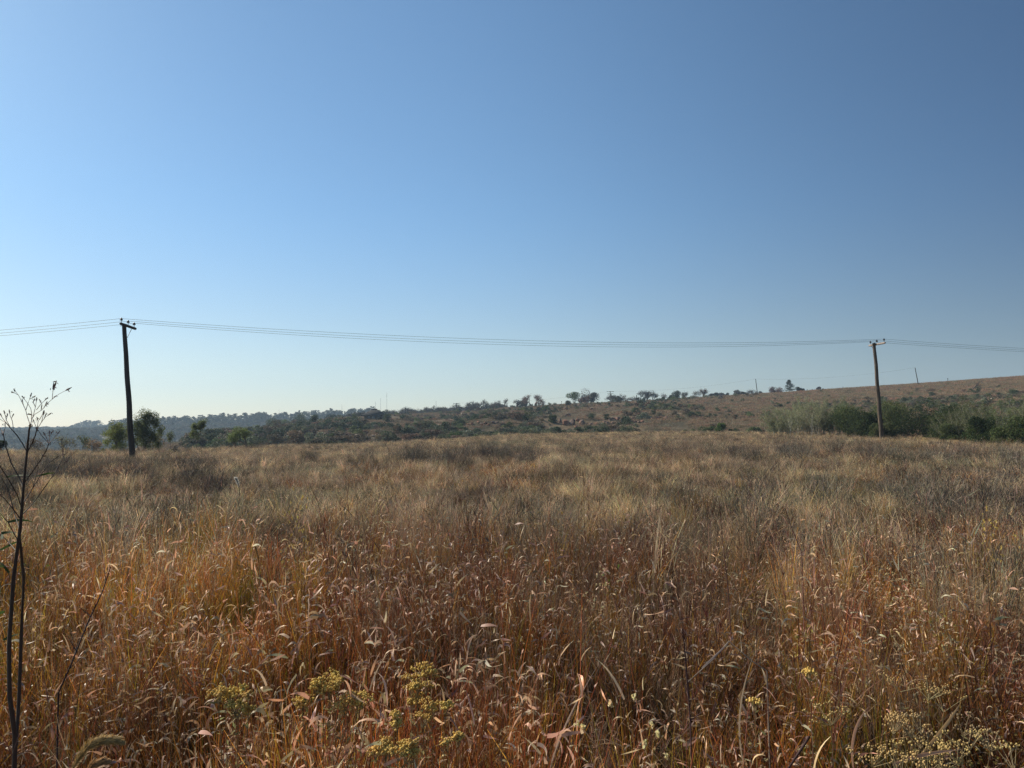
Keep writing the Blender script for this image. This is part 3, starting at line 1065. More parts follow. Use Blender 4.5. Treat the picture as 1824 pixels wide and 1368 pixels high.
def make_pine(seed, h, w, col=(0.035, 0.055, 0.035), n=2200, lsize=0.35, layers=9, flat=False, z0=0.18):
    rng = np.random.RandomState(seed)
    gl, gt = Geo(), Geo()
    tube(gt, [(0, 0, -0.2), (0.02 * h * rng.normal(), 0, h * 0.5), (0, 0, h * 0.96)], [h * 0.022, h * 0.014, h * 0.004], (0.09, 0.065, 0.05), 5)
    for i in range(layers):
        f = i / (layers - 1)
        z = h * (z0 + (0.98 - z0) * f)
        if flat:
            rr = w * 0.5 * (0.5 + 0.5 * math.sin(PI * min(1, 0.25 + f * 0.62)))
        else:
            rr = w * 0.5 * (1 - f) ** 0.75 + 0.03 * w
        nb = max(3, int(7 * (1 - f * 0.5)))
        for b in range(nb):
            a = rng.uniform(0, 2 * PI)
            L = rr * rng.uniform(0.6, 1.12)
            e = Vector((math.cos(a) * L, math.sin(a) * L, z + rng.normal() * h * 0.03 + L * 0.12))
            tube(gt, [(0, 0, z - L * 0.05), e], [h * 0.006, h * 0.002], (0.08, 0.06, 0.05), 3, cap=False)
            m = max(8, int(n / layers / nb))
            t = rng.uniform(0.25, 1.05, m)[:, None]
            P = np.array([[0, 0, z]]) * (1 - t) + np.array([tuple(e)]) * t + rng.normal(size=(m, 3)) * [w * 0.055, w * 0.055, h * 0.022]
            leafquads(gl, P, lsize, col, rng, 2.2, 0.4)
    return gt.mesh('trunk'), gl.mesh('crown')


def plant(name, loc, meshes, mats, label, cat, group=None, s=(1, 1, 1), rz=0.0, names=('trunk', 'crown')):
    e = empty(name, loc, label, cat, group, rz)
    e.scale = s
    for me, mt, nm in zip(meshes, mats, names):
        if me is not None:
            new_obj(nm, me, mt, e)
    return e


def px2m(px, r):
    return px * r / F


def place_plant(name, x, r, w_px, h_px, maker, label, cat='tree', group=None, mats=None, y_base=None, **kw):
    """x: photograph column, r: range, size in photograph pixels turned into metres at that range"""
    h, wd = px2m(h_px, r), px2m(w_px, r)
    rc = r * math.cos(math.atan((x - 912) / F))
    h, wd = px2m(h_px, rc), px2m(w_px, rc)
    me = maker(int(x * 13 + r) % 100000, h, wd, **kw)
    loc = ground(x, r, -0.03)
    if y_base is not None:
        loc = at(x, y_base, r)
    return plant(name, loc, me, mats or (M_TWIG, M_LEAF), label, cat, group, (1, 1, 1), 0.0)


LG = [(0.10, 0.13, 0.03), (0.16, 0.16, 0.035), (0.07, 0.10, 0.03)]


def sapling(seed, h, w, **kw):
    return make_bare(seed, h, w, **kw)


# young trees at the left end of the field
def young(x, r, wpx, hpx, label, leaf, nleaf, depth=5, stems=1, lsize=0.075, spread=0.6, twig=(0.10, 0.075, 0.06), R=0.03, name='young_tree', group=None, cat='tree', low=0):
    rc = r * math.cos(math.atan((x - 912) / F))
    me = make_bare(int(x * 7 + 3), px2m(hpx, rc), px2m(wpx, rc), twig, depth, spread, 0.35, leaf, nleaf, lsize, R, stems, low)
    return plant(name, ground(x, r, -0.05), me, (M_TWIG, M_LEAF), label, cat, group)


young(209, 57, 50, 60, 'multi-stemmed young green tree just left of the near pole', (0.16, 0.18, 0.05), 12000, 6, 4, 0.085, low=0.35)
young(255, 59, 56, 78, 'taller leafy young tree just right of the near pole', (0.13, 0.16, 0.045), 17000, 6, 3, 0.085, low=0.40)
young(349, 62, 30, 56, 'slim green sapling standing alone between pole and rocky slope', (0.15, 0.18, 0.06), 5200, 6, 1)
young(306, 63, 16, 38, 'thin sapling between the leafy trees and the lone sapling', (0.13, 0.15, 0.06), 900, 4, 1)
young(432, 64, 46, 40, 'low spreading glossy-leaved sapling at the field edge right of the lone sapling', (0.16, 0.19, 0.06), 5600, 5, 3)
young(146, 60, 22, 30, 'small green shrub left of the multi-stemmed tree', (0.14, 0.16, 0.05), 900, 4, 2, name='shrub', cat='shrub')
young(168, 58, 40, 28, 'thin brown half-bare shrub left of the multi-stemmed tree', (0.22, 0.14, 0.09), 900, 5, 4, name='shrub', cat='shrub')
young(112, 60, 34, 32, 'olive bare-topped shrub behind the tall weed at the left', (0.17, 0.15, 0.06), 700, 5, 4, name='shrub', cat='shrub')
young(62, 60, 30, 28, 'low brownish shrub at the field edge seen through the tall weed', (0.16, 0.11, 0.06), 900, 5, 4, name='shrub', cat='shrub')
young(283, 61, 34, 30, 'orange-brown thin shrub right of the taller leafy tree', (0.28, 0.16, 0.06), 800, 5, 4, name='shrub', cat='shrub')
place_plant('shrub', 0, 58, 26, 26, make_crown, 'dark green shrub cut by the left edge of the picture', 'shrub',
            cols=[(0.03, 0.05, 0.02), (0.05, 0.07, 0.03)], n=2500, lsize=0.07, lumps=7)

# the green thicket to the right
DG = [(0.042, 0.06, 0.022), (0.062, 0.082, 0.03), (0.034, 0.048, 0.02)]
MG = [(0.095, 0.12, 0.042), (0.135, 0.15, 0.06), (0.08, 0.098, 0.038)]
WG = [(0.27, 0.29, 0.15), (0.22, 0.24, 0.125), (0.30, 0.31, 0.17)]
for x, r, wp, hp, cols, lab, nm in (
        (1510, 68, 72, 58, MG, 'mid green bush at the left end of the dark thicket behind the right pole', 'bush'),
        (1545, 64, 66, 50, DG, 'dark green bush immediately left of the right pole', 'bush'),
        (1588, 66, 84, 68, MG, 'green bush immediately right of the right pole', 'bush'),
        (1640, 64, 104, 78, DG, 'largest dark green bush in the thicket right of the pole', 'bush'),
        (1690, 62, 76, 68, DG, 'dark green bush between the largest bush and the pale willowy ones', 'bush'),
        (1755, 53, 86, 52, DG, 'dark bush at the foot of the pale willowy thicket', 'bush'),
        (1812, 51, 84, 54, MG, 'green bush at the right edge of the picture', 'bush'),
        (1575, 61, 70, 30, MG, 'low green bush at the foot of the right pole thicket', 'bush'),
        (1700, 57, 66, 34, MG, 'low light green bush in front of the dark bushes', 'bush')):
    place_plant(nm, x, r, wp, hp, make_crown, lab, 'bush', 'green bushes of the thicket on the right', cols=cols, n=16000, lsize=0.09, z0=0.0, lumps=18, top=0.3)


def make_willow(seed, h, w, cols=WG, n=7000, lsize=0.07, stems=16, stemcol=(0.34, 0.31, 0.24)):
    rng = np.random.RandomState(seed)
    gt, gl = Geo(), Geo()
    for s in range(stems):
        bx, by = rng.uniform(-0.3, 0.3) * w, rng.uniform(-0.3, 0.3) * w
        top = h * rng.uniform(0.6, 1.0)
        ln = Vector((bx * 0.9 + rng.normal(0, 0.10) * w, by * 0.9 + rng.normal(0, 0.10) * w, 0))
        top *= 1 - 0.5 * min(1, (bx * bx + by * by) / (0.12 * w * w))
        pts = [Vector((bx, by, -0.05)) + ln * f ** 1.5 + Vector((rng.normal(0, .01), rng.normal(0, .01), top * f)) for f in np.linspace(0, 1, 6)]
        tube(gt, pts, [0.022 * (1 - 0.85 * f) for f in np.linspace(0, 1, 6)], stemcol, 3, cap=False)
        T = []
        for b in range(22):
            f = rng.uniform(0.15, 1.0)
            i = min(4, int(f * 5))
            p = pts[i].lerp(pts[i + 1], f * 5 - i) if f < 1 else pts[-1]
            a = rng.uniform(0, 2 * PI)
            L = 0.20 * w * (1.1 - f * 0.6) * rng.uniform(0.5, 1.2)
            e = p + Vector((math.cos(a) * L * 0.6, math.sin(a) * L * 0.6, L))
            tube(gt, [p, e], [0.008, 0.003], stemcol, 3, cap=False)
            T += [tuple(p.lerp(e, u)) for u in (0.3, 0.6, 0.8, 1.0)]
        T = np.array(T)
        m = n // stems
        c = T[rng.randint(0, len(T), m)] + rng.normal(size=(m, 3)) * 0.06
        c = c[c[:, 2] > 0]
        leafquads(gl, c, lsize, cols[rng.randint(0, len(cols))], rng, 3.2, 0.3)
    return gt.mesh('trunk'), gl.mesh('crown')


for x, r, wp, hp, lab in (
        (1395, 70, 70, 62, 'leftmost grey-green willowy shrub of the pale thicket'),
        (1430, 69, 84, 84, 'tall grey-green willowy shrub left of centre in the pale thicket'),
        (1468, 71, 74, 86, 'tallest darker willowy shrub in the left pale thicket'),
        (1497, 70, 56, 74, 'thin willowy shrub joining the pale thicket to the dark bushes'),
        (1722, 58, 84, 88, 'pale green willowy shrub right of the dark bushes'),
        (1765, 56, 90, 96, 'pale willowy shrub with see-through top near the right edge'),
        (1812, 54, 90, 106, 'tall pale willowy shrub at the right edge of the picture')):
    place_plant('willowy_shrub', x, r, wp, hp, make_willow, lab, 'shrub', 'pale willowy shrubs', stems=34, n=17000, lsize=0.085,
                cols=(WG if x < 1600 else [(0.16, 0.18, 0.075), (0.20, 0.21, 0.10), (0.13, 0.15, 0.065)]))
for x, hp, lab in ((1407, 46, 'left of two pale bare stems in front of the willowy shrubs'), (1444, 50, 'right of two pale bare stems in front of the willowy shrubs')):
    rc = 64 * math.cos(math.atan((x - 912) / F))
    me = make_bare(x, px2m(hp, rc), px2m(15, rc), (0.42, 0.42, 0.36), 4, 0.35, 0.9, None, 0, R=0.028)
    plant('bare_sapling', ground(x, 64, -0.05), me, (M_TWIG,), lab, 'sapling', 'pale bare saplings')
rc = 53 * math.cos(math.atan((1788 - 912) / F))
plant('dead_shrub', ground(1790, 52, -.05), make_bare(5521, px2m(66, rc), px2m(30, rc), (0.22, 0.21, 0.20), 5, 0.5, 0.4, None, 0, R=0.03, stems=3), (M_TWIG,),
      'grey leafless shrub among the willowy shrubs near the right edge', 'shrub')

# bushes strung along the foot of the slope
for x, r, wp, hp, cols, lab in (
        (1225, 104, 44, 14, MG, 'bright green low bush at the slope foot left of the rounded pair'),
        (1258, 108, 40, 20, MG, 'rounded green bush at the foot of the slope in mid picture right'),
        (1283, 106, 22, 26, [(0.10, 0.16, 0.03)], 'upright light green bush at the foot of the slope'),
        (1308, 106, 40, 14, DG, 'dark flat bush at the slope foot right of the upright light one'),
        (1345, 104, 56, 16, MG, 'long low green bush before the pale thicket'),
        (1180, 106, 50, 9, DG, 'dark low shrub line at the foot of the slope'),
        (815, 106, 60, 15, [(0.09, 0.13, 0.05)], 'light green fuzzy bush at the foot of the rocky slope'),
        (960, 124, 40, 16, MG, 'green bush left of the red boulders'),
        (935, 124, 34, 14, MG, 'smaller green bush further left of the red boulders'),
        (1052, 124, 34, 10, MG, 'green bush right of the red boulders'),
        (985, 140, 18, 16, DG, 'dark round bush above the red boulders'),
        (1012, 225, 14, 14, DG, 'dark round shrub under the green crowned tree'),
        (632, 150, 40, 12, [(0.10, 0.13, 0.03)], 'yellow-green bush below the thatched house'),
        (690, 180, 22, 16, [(0.07, 0.10, 0.05)], 'grey-green bush right of the thatched house'),
        (535, 215, 40, 20, DG, 'dark green bushy tree on the left shoulder of the hill'),
        (485, 225, 34, 18, DG, 'dark green bush left of the bushy shoulder tree'),
        (560, 175, 14, 22, DG, 'small dark upright bush below the shoulder trees'),
        (508, 235, 40, 14, [(0.09, 0.12, 0.04)], 'lighter green bush on the left shoulder of the hill')):
    place_plant('bush', x, r, wp, hp, make_crown, lab, 'bush', None, cols=cols, n=3500, lsize=0.14, z0=0.0, lumps=12, top=0.3)

# ------------------------------------------------------------------ trees on the skyline
GB = (0.115, 0.095, 0.09)


def sky_bare(x, r, wp, hp, label, col=GB, leaf=None, nleaf=0, group=None, depth=6, name='bare_tree', stems=2):
    hp, wp = hp * 1.12, wp * 1.15
    rc = r * math.cos(math.atan((x - 912) / F))
    me = make_bare(int(x * 3 + 1), px2m(hp, rc), px2m(wp, rc), col, depth, 0.8, 0.3, leaf, int(nleaf * 1.5), 0.24, 0.07, stems)
    return plant(name, ground(x, r, -0.1), me, (M_TWIG, M_FAR), label, 'tree', group)


def sky_crown(x, r, wp, hp, label, cols, n=3500, z0=0.1, name='tree', lumps=11, group=None, ls=0.24):
    return place_plant(name, x, r, wp * 1.15, hp * 1.28, make_crown, label, 'tree', group, (M_TWIG, M_FAR), cols=cols, n=n, lsize=ls, z0=z0, lumps=lumps)


BR = [(0.15, 0.10, 0.075), (0.11, 0.08, 0.06)]
sky_bare(893, 262, 24, 18, 'bare grey tree on the skyline left of the rounded brown tree', leaf=(0.12, .10, .08), nleaf=500)
sky_bare(878, 266, 22, 13, 'smaller bare tree leaning against the bare grey tree at left', leaf=(0.12, .10, .08), nleaf=400)
sky_bare(919, 262, 20, 14, 'spiky sparse tree with a pointed top on the skyline', leaf=(0.10, .10, .09), nleaf=500)
sky_crown(930, 260, 22, 10, 'low dark dome tree left of the rounded brown tree', [(0.07, 0.06, 0.05)])
sky_bare(955, 256, 36, 19, 'wide rounded brown tree standing alone on the skyline', (0.16, 0.12, 0.10), (0.19, .13, .10), 2600)
sky_crown(1023, 268, 26, 18, 'green crowned tree on the skyline beside the dark brown one', [(0.10, 0.15, 0.05), (0.08, 0.12, 0.04)], z0=0.3)
sky_crown(1047, 266, 22, 22, 'tall dark brown tree on the skyline right of the green one', [(0.07, 0.065, 0.045), (0.12, 0.08, 0.06)])
sky_crown(1058, 262, 18, 16, 'dark rounded tree at the right end of the brown skyline clump', [(0.05, 0.055, 0.045)])
sky_crown(1040, 258, 34, 12, 'russet low crown in front of the dark skyline trees', [(0.17, 0.10, 0.075)])
sky_bare(1092, 262, 20, 14, 'greyish tree just right of the small double-armed pole', leaf=(0.10, .10, .08), nleaf=900)
sky_bare(1108, 270, 24, 14, 'pale sparse tree second right of the double-armed pole', (0.17, 0.15, 0.14), (0.15, .13, .10), 500)
sky_crown(1102, 246, 14, 10, 'small olive bush on the crest below the pale sparse tree', [(0.09, 0.09, 0.05)])
sky_bare(1128, 280, 30, 9, 'flat-topped grey tree between the sparse tree and the dense grey tree', leaf=(0.10, .09, .08), nleaf=700)
sky_bare(1150, 272, 26, 17, 'dense grey tree on the skyline with a taller right side', (0.09, .085, .08), (0.08, .075, .07), 1500)
sky_bare(1163, 270, 16, 16, 'narrow grey tree at the right of the dense grey tree', (0.10, .09, .09), (0.09, .085, .08), 700)
sky_bare(1181, 268, 20, 14, 'fan-shaped leafless tree on the skyline', (0.17, .15, .14))
sky_crown(1208, 268, 15, 12.5, 'neat round dark tree on the skyline', [(0.03, 0.045, 0.03)], z0=0.0, ls=0.2)
sky_crown(1196, 270, 10, 7, 'small dark bush hugging the round dark tree', [(0.04, 0.055, 0.04)], z0=0.0)
sky_bare(1222, 272, 18, 11, 'pale spreading tree right of the round dark tree', (0.17, .16, .14), (0.15, .15, .12), 600)
sky_bare(1240, 276, 18, 12, 'thin pale tree left of the russet hummock tree', (0.18, .16, .15), (0.14, .13, .11), 300)
sky_bare(1254, 258, 14, 15, 'small russet-topped tree on the grassy slope', (0.12, .08, .07), (0.18, .10, .08), 500)
sky_bare(1287, 225, 10, 10, 'small bare grey bush tree on the grassy slope', (0.13, .11, .11), (0.12, .10, .10), 200)
sky_crown(1272, 290, 18, 6, 'low dark bush first in the row right of the russet hummock tree', [(0.07, 0.07, 0.06)], z0=0)
sky_crown(1278, 286, 16, 7, 'low dark rounded tree second in the skyline row', [(0.05, 0.055, 0.05)], z0=0)
sky_crown(1293, 290, 22, 6, 'low grey tree third in the skyline row', [(0.09, 0.09, 0.085)], z0=0)
sky_crown(1317, 284, 20, 9, 'grey dome tree before the pale shed roof', [(0.10, 0.095, 0.09)], z0=0)
sky_crown(1328, 280, 12, 6, 'dark bush beside the pale shed roof', [(0.05, 0.055, 0.05)], z0=0)
sky_bare(1343, 282, 18, 9, 'grey fuzzy tree at the foot of the thin skyline pole', (0.12, .11, .11), (0.11, .10, .10), 500)
sky_crown(1357, 290, 8, 5, 'tiny dark bush right of the thin skyline pole', [(0.05, 0.055, 0.06)], z0=0)
sky_crown(1384, 276, 22, 11.5, 'wide russet leafless-looking tree beside the skyline pine', [(0.17, 0.11, 0.095), (0.20, .14, .12)], z0=0)
sky_bare(1381, 280, 18, 13, 'bare top of a pale tree behind the russet one', (0.18, .14, .13))
place_plant('pine_tree', 1408, 276, 21, 23, make_pine, 'dark conical pine standing highest on the right skyline', 'tree', None, (M_TWIG, M_FAR), lsize=0.22, n=3500, layers=12)
sky_crown(1425, 276, 13, 7.5, 'dark rounded bush right of the skyline pine', [(0.03, 0.045, 0.035)], z0=0)
sky_crown(1432, 278, 7, 5, 'small dark bush at the right end beyond the skyline pine', [(0.03, 0.045, 0.035)], z0=0)
sky_crown(1461, 300, 8, 6.5, 'small grey ball-shaped tree alone on the right skyline', [(0.12, 0.11, 0.115)], z0=0.1)
sky_bare(1737, 200, 20, 17, 'flat-topped leafless thorn tree on the right-hand slope', (0.085, .07, .065), None, 0, name='thorn_tree', stems=1)
# leafless row between the house and the first skyline trees
kx = 697
k_ = 0
while kx < 872:
    wv = 17 + 9 * ((k_ * 37) % 10) / 10
    hv = 10 + 5 * ((k_ * 53) % 10) / 10 + (4 if kx > 835 else 0)
    sky_bare(kx, 268 + (k_ * 29) % 26, wv * 1.2, hv, 'grey leafless tree in the row right of the thatched house', (0.12, .105, .10),
             (0.10, .095, .085), 900, 'leafless trees in the row on the hill', 5)
    kx += wv * 0.62
    k_ += 1
sky_crown(682, 262, 30, 10, 'dull green tree just right of the thatched roof', [(0.07, 0.095, 0.06)])
sky_crown(640, 262, 26, 9, 'brownish tree just left of the thatched roof', [(0.10, 0.09, 0.07)])

# pines along the far ridge, each a tree of its own (a few shapes repeated)
PINES = [make_crown(960 + i, 10, [7, 8, 6][i], [(0.022, 0.038, 0.028), (0.03, 0.048, 0.034)], 1300, 0.8, 0.0, 9, stemr=0.2) for i in range(3)] + [make_pine(900 + i, 10, [6.5, 8.5, 7.5, 10, 9][i], (0.022, 0.038, 0.028), 1500, 0.95, 8, i in (1, 3, 4), 0.03) for i in range(5)]
proto = []
for i, (tm, cm) in enumerate(PINES):
    proto.append((tm, cm))
first = {}
rp = random.Random(3)


def ridge_pine(x, r, hpx, i, label, group, wscale=1.0, name='pine_tree'):
    rc = r * math.cos(math.atan((x - 912) / F))
    s = px2m(hpx, rc) / 10
    if (i, name) not in first:
        o = plant(name, ground(x, r, -0.3), proto[i], (M_TWIG, M_FAR), label, 'tree', group)
        first[(i, name)] = o
    else:
        o = copy_tree(first[(i, name)])
        o.location = ground(x, r, -0.3)
    tag(o, label, 'tree', group)
    o.scale = (s * wscale, s * wscale, s)
    o.rotation_euler = (0, 0, rp.uniform(0, 6.28))


x = 196
while x < 668:
    hv = rp.uniform(13, 20)
    wh = ('behind the two trees at the left pole' if x < 285 else 'left of the lone sapling' if x < 350 else
          'above the near scrub hill' if x < 450 else 'before the gap in the belt' if x < 530 else 'near the house')
    ridge_pine(x, 640 + rp.uniform(-22, 14), hv, rp.choice((0, 1, 2, 0, 1, 2, 3, 4, 6)),
               '%s hazy pine on the far ridge, %s' % ('taller' if hv > 16.5 else 'shorter', wh), 'pines along the far ridge', rp.uniform(0.85, 1.25))
    x += rp.uniform(2.8, 5.2)
for x, hv, lab in ((533, 19, 'tall slim pine rising above the belt left of the ridge gap'), (562, 17, 'pointed pine just right of the ridge gap'),
                   (585, 16, 'tall narrow pine right of the gap, near the shoulder')):
    ridge_pine(x, 632, hv, 3, lab, None, 0.8)
for x, hv in ((129, 9), (138, 12), (145, 13), (151, 14), (157, 15), (163, 13), (168, 15), (174, 16)):
    ridge_pine(x, 950 + rp.uniform(-15, 15), hv, [0, 4, 1][x % 3], 'hazy pine of the tight clump on the farthest hill', 'pine clump on the farthest hill', 1.15)
for x, hv, lab in ((81, 8, 'umbrella-shaped tree alone on the farthest hill'), (36, 5, 'flat pale tree at the left of the farthest hill'), (103, 6, 'thin sparse tree between the umbrella tree and the pine clump')):
    rc = 950 * math.cos(math.atan((x - 912) / F))
    me = make_crown(x + 77, px2m(hv, rc), px2m(15 if x < 90 else 9, rc), [(0.07, 0.085, 0.06)], 1200, 0.7, 0.35, 7, stemr=0.25)
    plant('umbrella_tree' if x == 81 else 'tree', ground(x, 950, -0.3), me, (M_TWIG, M_FAR), lab, 'tree')

# ------------------------------------------------------------------ scrub on the slope: nearest and largest as plants, rest as ground cover
SCR = []
scol = [[(0.18, 0.19, 0.10)], [(0.10, 0.13, 0.06)], [(0.25, 0.20, 0.13)], [(0.27, 0.19, 0.12)], [(0.18, 0.22, 0.08)], [(0.15, 0.12, 0.09)], [(0.24, 0.25, 0.16)], [(0.08, 0.11, 0.055)]]
for i in range(8):
    g1 = make_crown(700 + i, 1.0, 1.7, scol[i] + [tuple(c * 0.75 for c in scol[i][0])], 1300, 0.11, 0.0, 8, stemr=0.02, top=0.3)
    SCR.append(g1)
rs = np.random.RandomState(77)
cand = []
while len(cand) < 5200:
    px = rs.uniform(330, 1850)
    r = 100 + 150 * rs.rand() ** 0.9
    dens = np.interp(px, [330, 450, 700, 900, 1200, 1260, 1500, 1824], [1.0, 1.0, 0.7, 0.5, 0.36, 0.07, 0.07, 0.14])
    g_ = ground(px, r)
    nn = float(fbm(g_.x, g_.y, 14, 2, 12))
    if (636 < px < 700 and 165 < r < 232) or (984 < px < 1048 and 112 < r < 180):
        continue
    if px > 1230:
        # on the grassy right-hand slope scrub keeps to a band
        band = 1 if 135 < r < 180 else 0.15
        dens = dens * band * 4
    if rs.rand() < dens * float(smooth(0.30, 0.55, nn)) * 1.6:
        size = (0.35 + 1.5 * rs.rand() ** 2.2) * (1.15 if px < 650 else 1.0)
        if px > 1230:
            size *= 0.7
        if r > 205:
            size = min(size, 0.75)
        cand.append((size / r, px, r, size, g_))
cand.sort(key=lambda c: -c[0])
first_s = {}
for j, (_, px, r, size, g_) in enumerate(cand[:290]):
    i = rs.randint(0, 8)
    if i not in first_s:
        o = empty('scrub_bush', g_, '', 'bush')
        new_obj('crown', SCR[i][1], M_FAR, o)
        new_obj('stems', SCR[i][0], M_TWIG, o)
        first_s[i] = o
    else:
        o = copy_tree(first_s[i])
    adj = ('olive', 'dark green', 'dry tan', 'brown', 'yellow-green', 'dull brown-grey', 'pale grey-green', 'blackish green')[i]
    big = 'large' if size > 1.5 else ('middling' if size > 1.1 else 'small')
    where = ('on the left shoulder of the hill' if px < 640 else 'on the slope below the leafless tree row' if px < 880 else
             'on the slope near the red boulders' if px < 1060 else 'on the slope right of the red boulders' if px < 1230 else
             'on the grassy slope left of the right pole' if px < 1560 else 'on the grassy slope right of the right pole')
    high = 'low' if r < 140 else ('half-way up' if r < 195 else 'high')
    tag(o, '%s %s scrub bush %s %s' % (big, adj, high, where), 'bush',
        'scrub bushes on the rocky slope' if px < 1230 else 'scrub bushes on the right-hand slope')
    o.location = g_ - Vector((0, 0, 0.08 * size))
    o.scale = (size * rs.uniform(0.9, 1.4), size * rs.uniform(0.9, 1.4), size * rs.uniform(0.75, 1.15))
    o.rotation_euler = (0, 0, rs.uniform(0, 6.28))
rest = cand[290:]
for _ in range(420):                      # low bushes knitting the skyline trees together
    px, r = rs.uniform(690, 1360), rs.uniform(238, 292)
    g_ = ground(px, r)
    if rs.rand() < float(smooth(0.35, 0.6, fbm(g_.x, g_.y, 22, 2, 44))) * (1.0 if px < 1190 else 0.45):
        rest.append((0, px, r, rs.uniform(0.7, 1.7), g_))
pp = np.array([tuple(c[4]) for c in rest])
sz = np.array([c[3] for c in rest])
n = len(rest)
scatter('hillside_scrub', pp - [0, 0, 0.05], np.stack([np.zeros(n), np.zeros(n), rs.uniform(0, 6.28, n)], -1),
        np.stack([sz, sz, sz * rs.uniform(.7, 1.1, n)], -1), rs.randint(0, 8, n), [(SCR[i][1].copy(), M_FAR) for i in range(8)],
        'low mixed scrub covering the rocky slope')


def sector_pts(r0, r1, x0, x1, n, rs):
    a0, a1 = math.atan((x0 - 912) / F), math.atan((x1 - 912) / F)
    r = np.sqrt(rs.uniform(r0 * r0, r1 * r1, n))
    a = rs.uniform(a0, a1, n)
    return r * np.sin(a), r * np.cos(a), r, 912 + F * np.tan(a)


# short grass on the slope
def tuft_hill(s):
    rng = np.random.RandomState(800 + s)
    g = Geo()
    c = [(0.43, 0.29, 0.17), (0.34, 0.23, 0.135), (0.29, 0.23, 0.14), (0.38, 0.21, 0.125), (0.25, 0.22, 0.125)][s % 5]
    blades(g, 90, 0.8, (0.18, 0.5), (0.0, 0.7), (0.1, 0.9), (0.012, 0.03), 3, mix(c, BROWN, 0.4), c, rng, cvar=0.25)
    return g.mesh('hill_tuft')


x, y, r, px = sector_pts(88, 305, 250, 2050, 42000, rs)
keep = (r > np.interp(px, XC, EDGE_R) + 6) & (fbm(x, y, 6, 2, 51) > np.where(px < 1230, 0.40, 0.18))
x, y, r = x[keep], y[keep], r[keep]
n = len(x)
sc_ = rs.uniform(0.6, 1.3, n)
scatter('hillside_grass', np.stack([x, y, height(x, y) - 0.03], -1), np.stack([rs.normal(0, .1, n), rs.normal(0, .1, n), rs.uniform(0, 6.28, n)], -1),
        np.stack([sc_ * 1.3, sc_ * 1.3, sc_], -1), rs.randint(0, 5, n), [(tuft_hill(i), M_FAR) for i in range(5)],
        'short dry brown grass covering the slope beyond the field')

# scrub and woodland that reads as one mass on the far ridges
x, y, r, px = sector_pts(300, 960, -500, 900, 15000, rs)
keep = (fbm(x, y, 40, 2, 61) > 0.30)
x, y, r = x[keep], y[keep], r[keep]
n = len(x)
sc_ = rs.uniform(1.6, 3.6, n) * (1 + 0.35 * smooth(500, 900, r))
FS = []
for i in range(6):
    c = [(0.07, 0.085, 0.05), (0.05, 0.07, 0.045), (0.10, 0.09, 0.07), (0.085, 0.10, 0.06), (0.06, 0.07, 0.055), (0.12, 0.10, 0.075)][i]
    FS.append((make_crown(840 + i, 1.0, 1.5, [c, tuple(v * .8 for v in c)], 420, 0.19, 0.0, 6, top=0.3)[1], M_FAR))
scatter('distant_woodland', np.stack([x, y, height(x, y) - 0.2], -1), np.stack([np.zeros(n), np.zeros(n), rs.uniform(0, 6.28, n)], -1),
        np.stack([sc_ * 1.3, sc_ * 1.3, sc_], -1), rs.randint(0, 6, n), FS, 'blue hazy scrub woodland over the far ridges')


# ------------------------------------------------------------------ rocks
def make_rock(seed, sq=0.6):
    import bmesh
    rng = np.random.RandomState(seed)
    bm = bmesh.new()
    bmesh.ops.create_icosphere(bm, subdivisions=3, radius=0.5)
    planes = [Vector(rng.normal(size=3)).normalized() for _ in range(9)]
    ds = [rng.uniform(0.26, 0.44) for _ in planes]
    for v in bm.verts:
        for p, d in zip(planes, ds):
            t = v.co.dot(p)
            if t > d:
                v.co -= p * (t - d) * 0.92
        n1 = float(fbm(v.co.x * 3 + seed, v.co.y * 3 + v.co.z * 2.2, 1.0, 3))
        v.co *= 0.9 + 0.25 * n1
        v.co.z *= sq
    me = bpy.data.meshes.new('rock')
    bm.to_mesh(me)
    bm.free()
    return me


RK = [[], [], []]
for i in range(4):
    for k_, mt in enumerate((M_ROCK, M_REDROCK, M_PALEROCK)):
        m_ = make_rock(i * 3 + k_, 0.75)
        m_.materials.append(mt)
        RK[k_].append(m_)


def rock(x, r, wpx, hpx, kind, label, group=None, y=None, name='boulder', i=None):
    rc = r * math.cos(math.atan((x - 912) / F))
    me = RK[kind][rs.randint(0, 4) if i is None else i]
    o = new_obj(name, me)
    h = px2m(hpx, rc)
    o.location = ground(x, r, h * 0.28) if y is None else at(x, y, r)
    w_ = px2m(wpx, rc)
    o.scale = (w_ * 1.15, w_ * rs.uniform(0.9, 1.3), h * 1.6)
    o.rotation_euler = (rs.normal(0, .15), rs.normal(0, .15), rs.uniform(0, 6.28))
    tag(o, label, 'boulder', group)
    return o


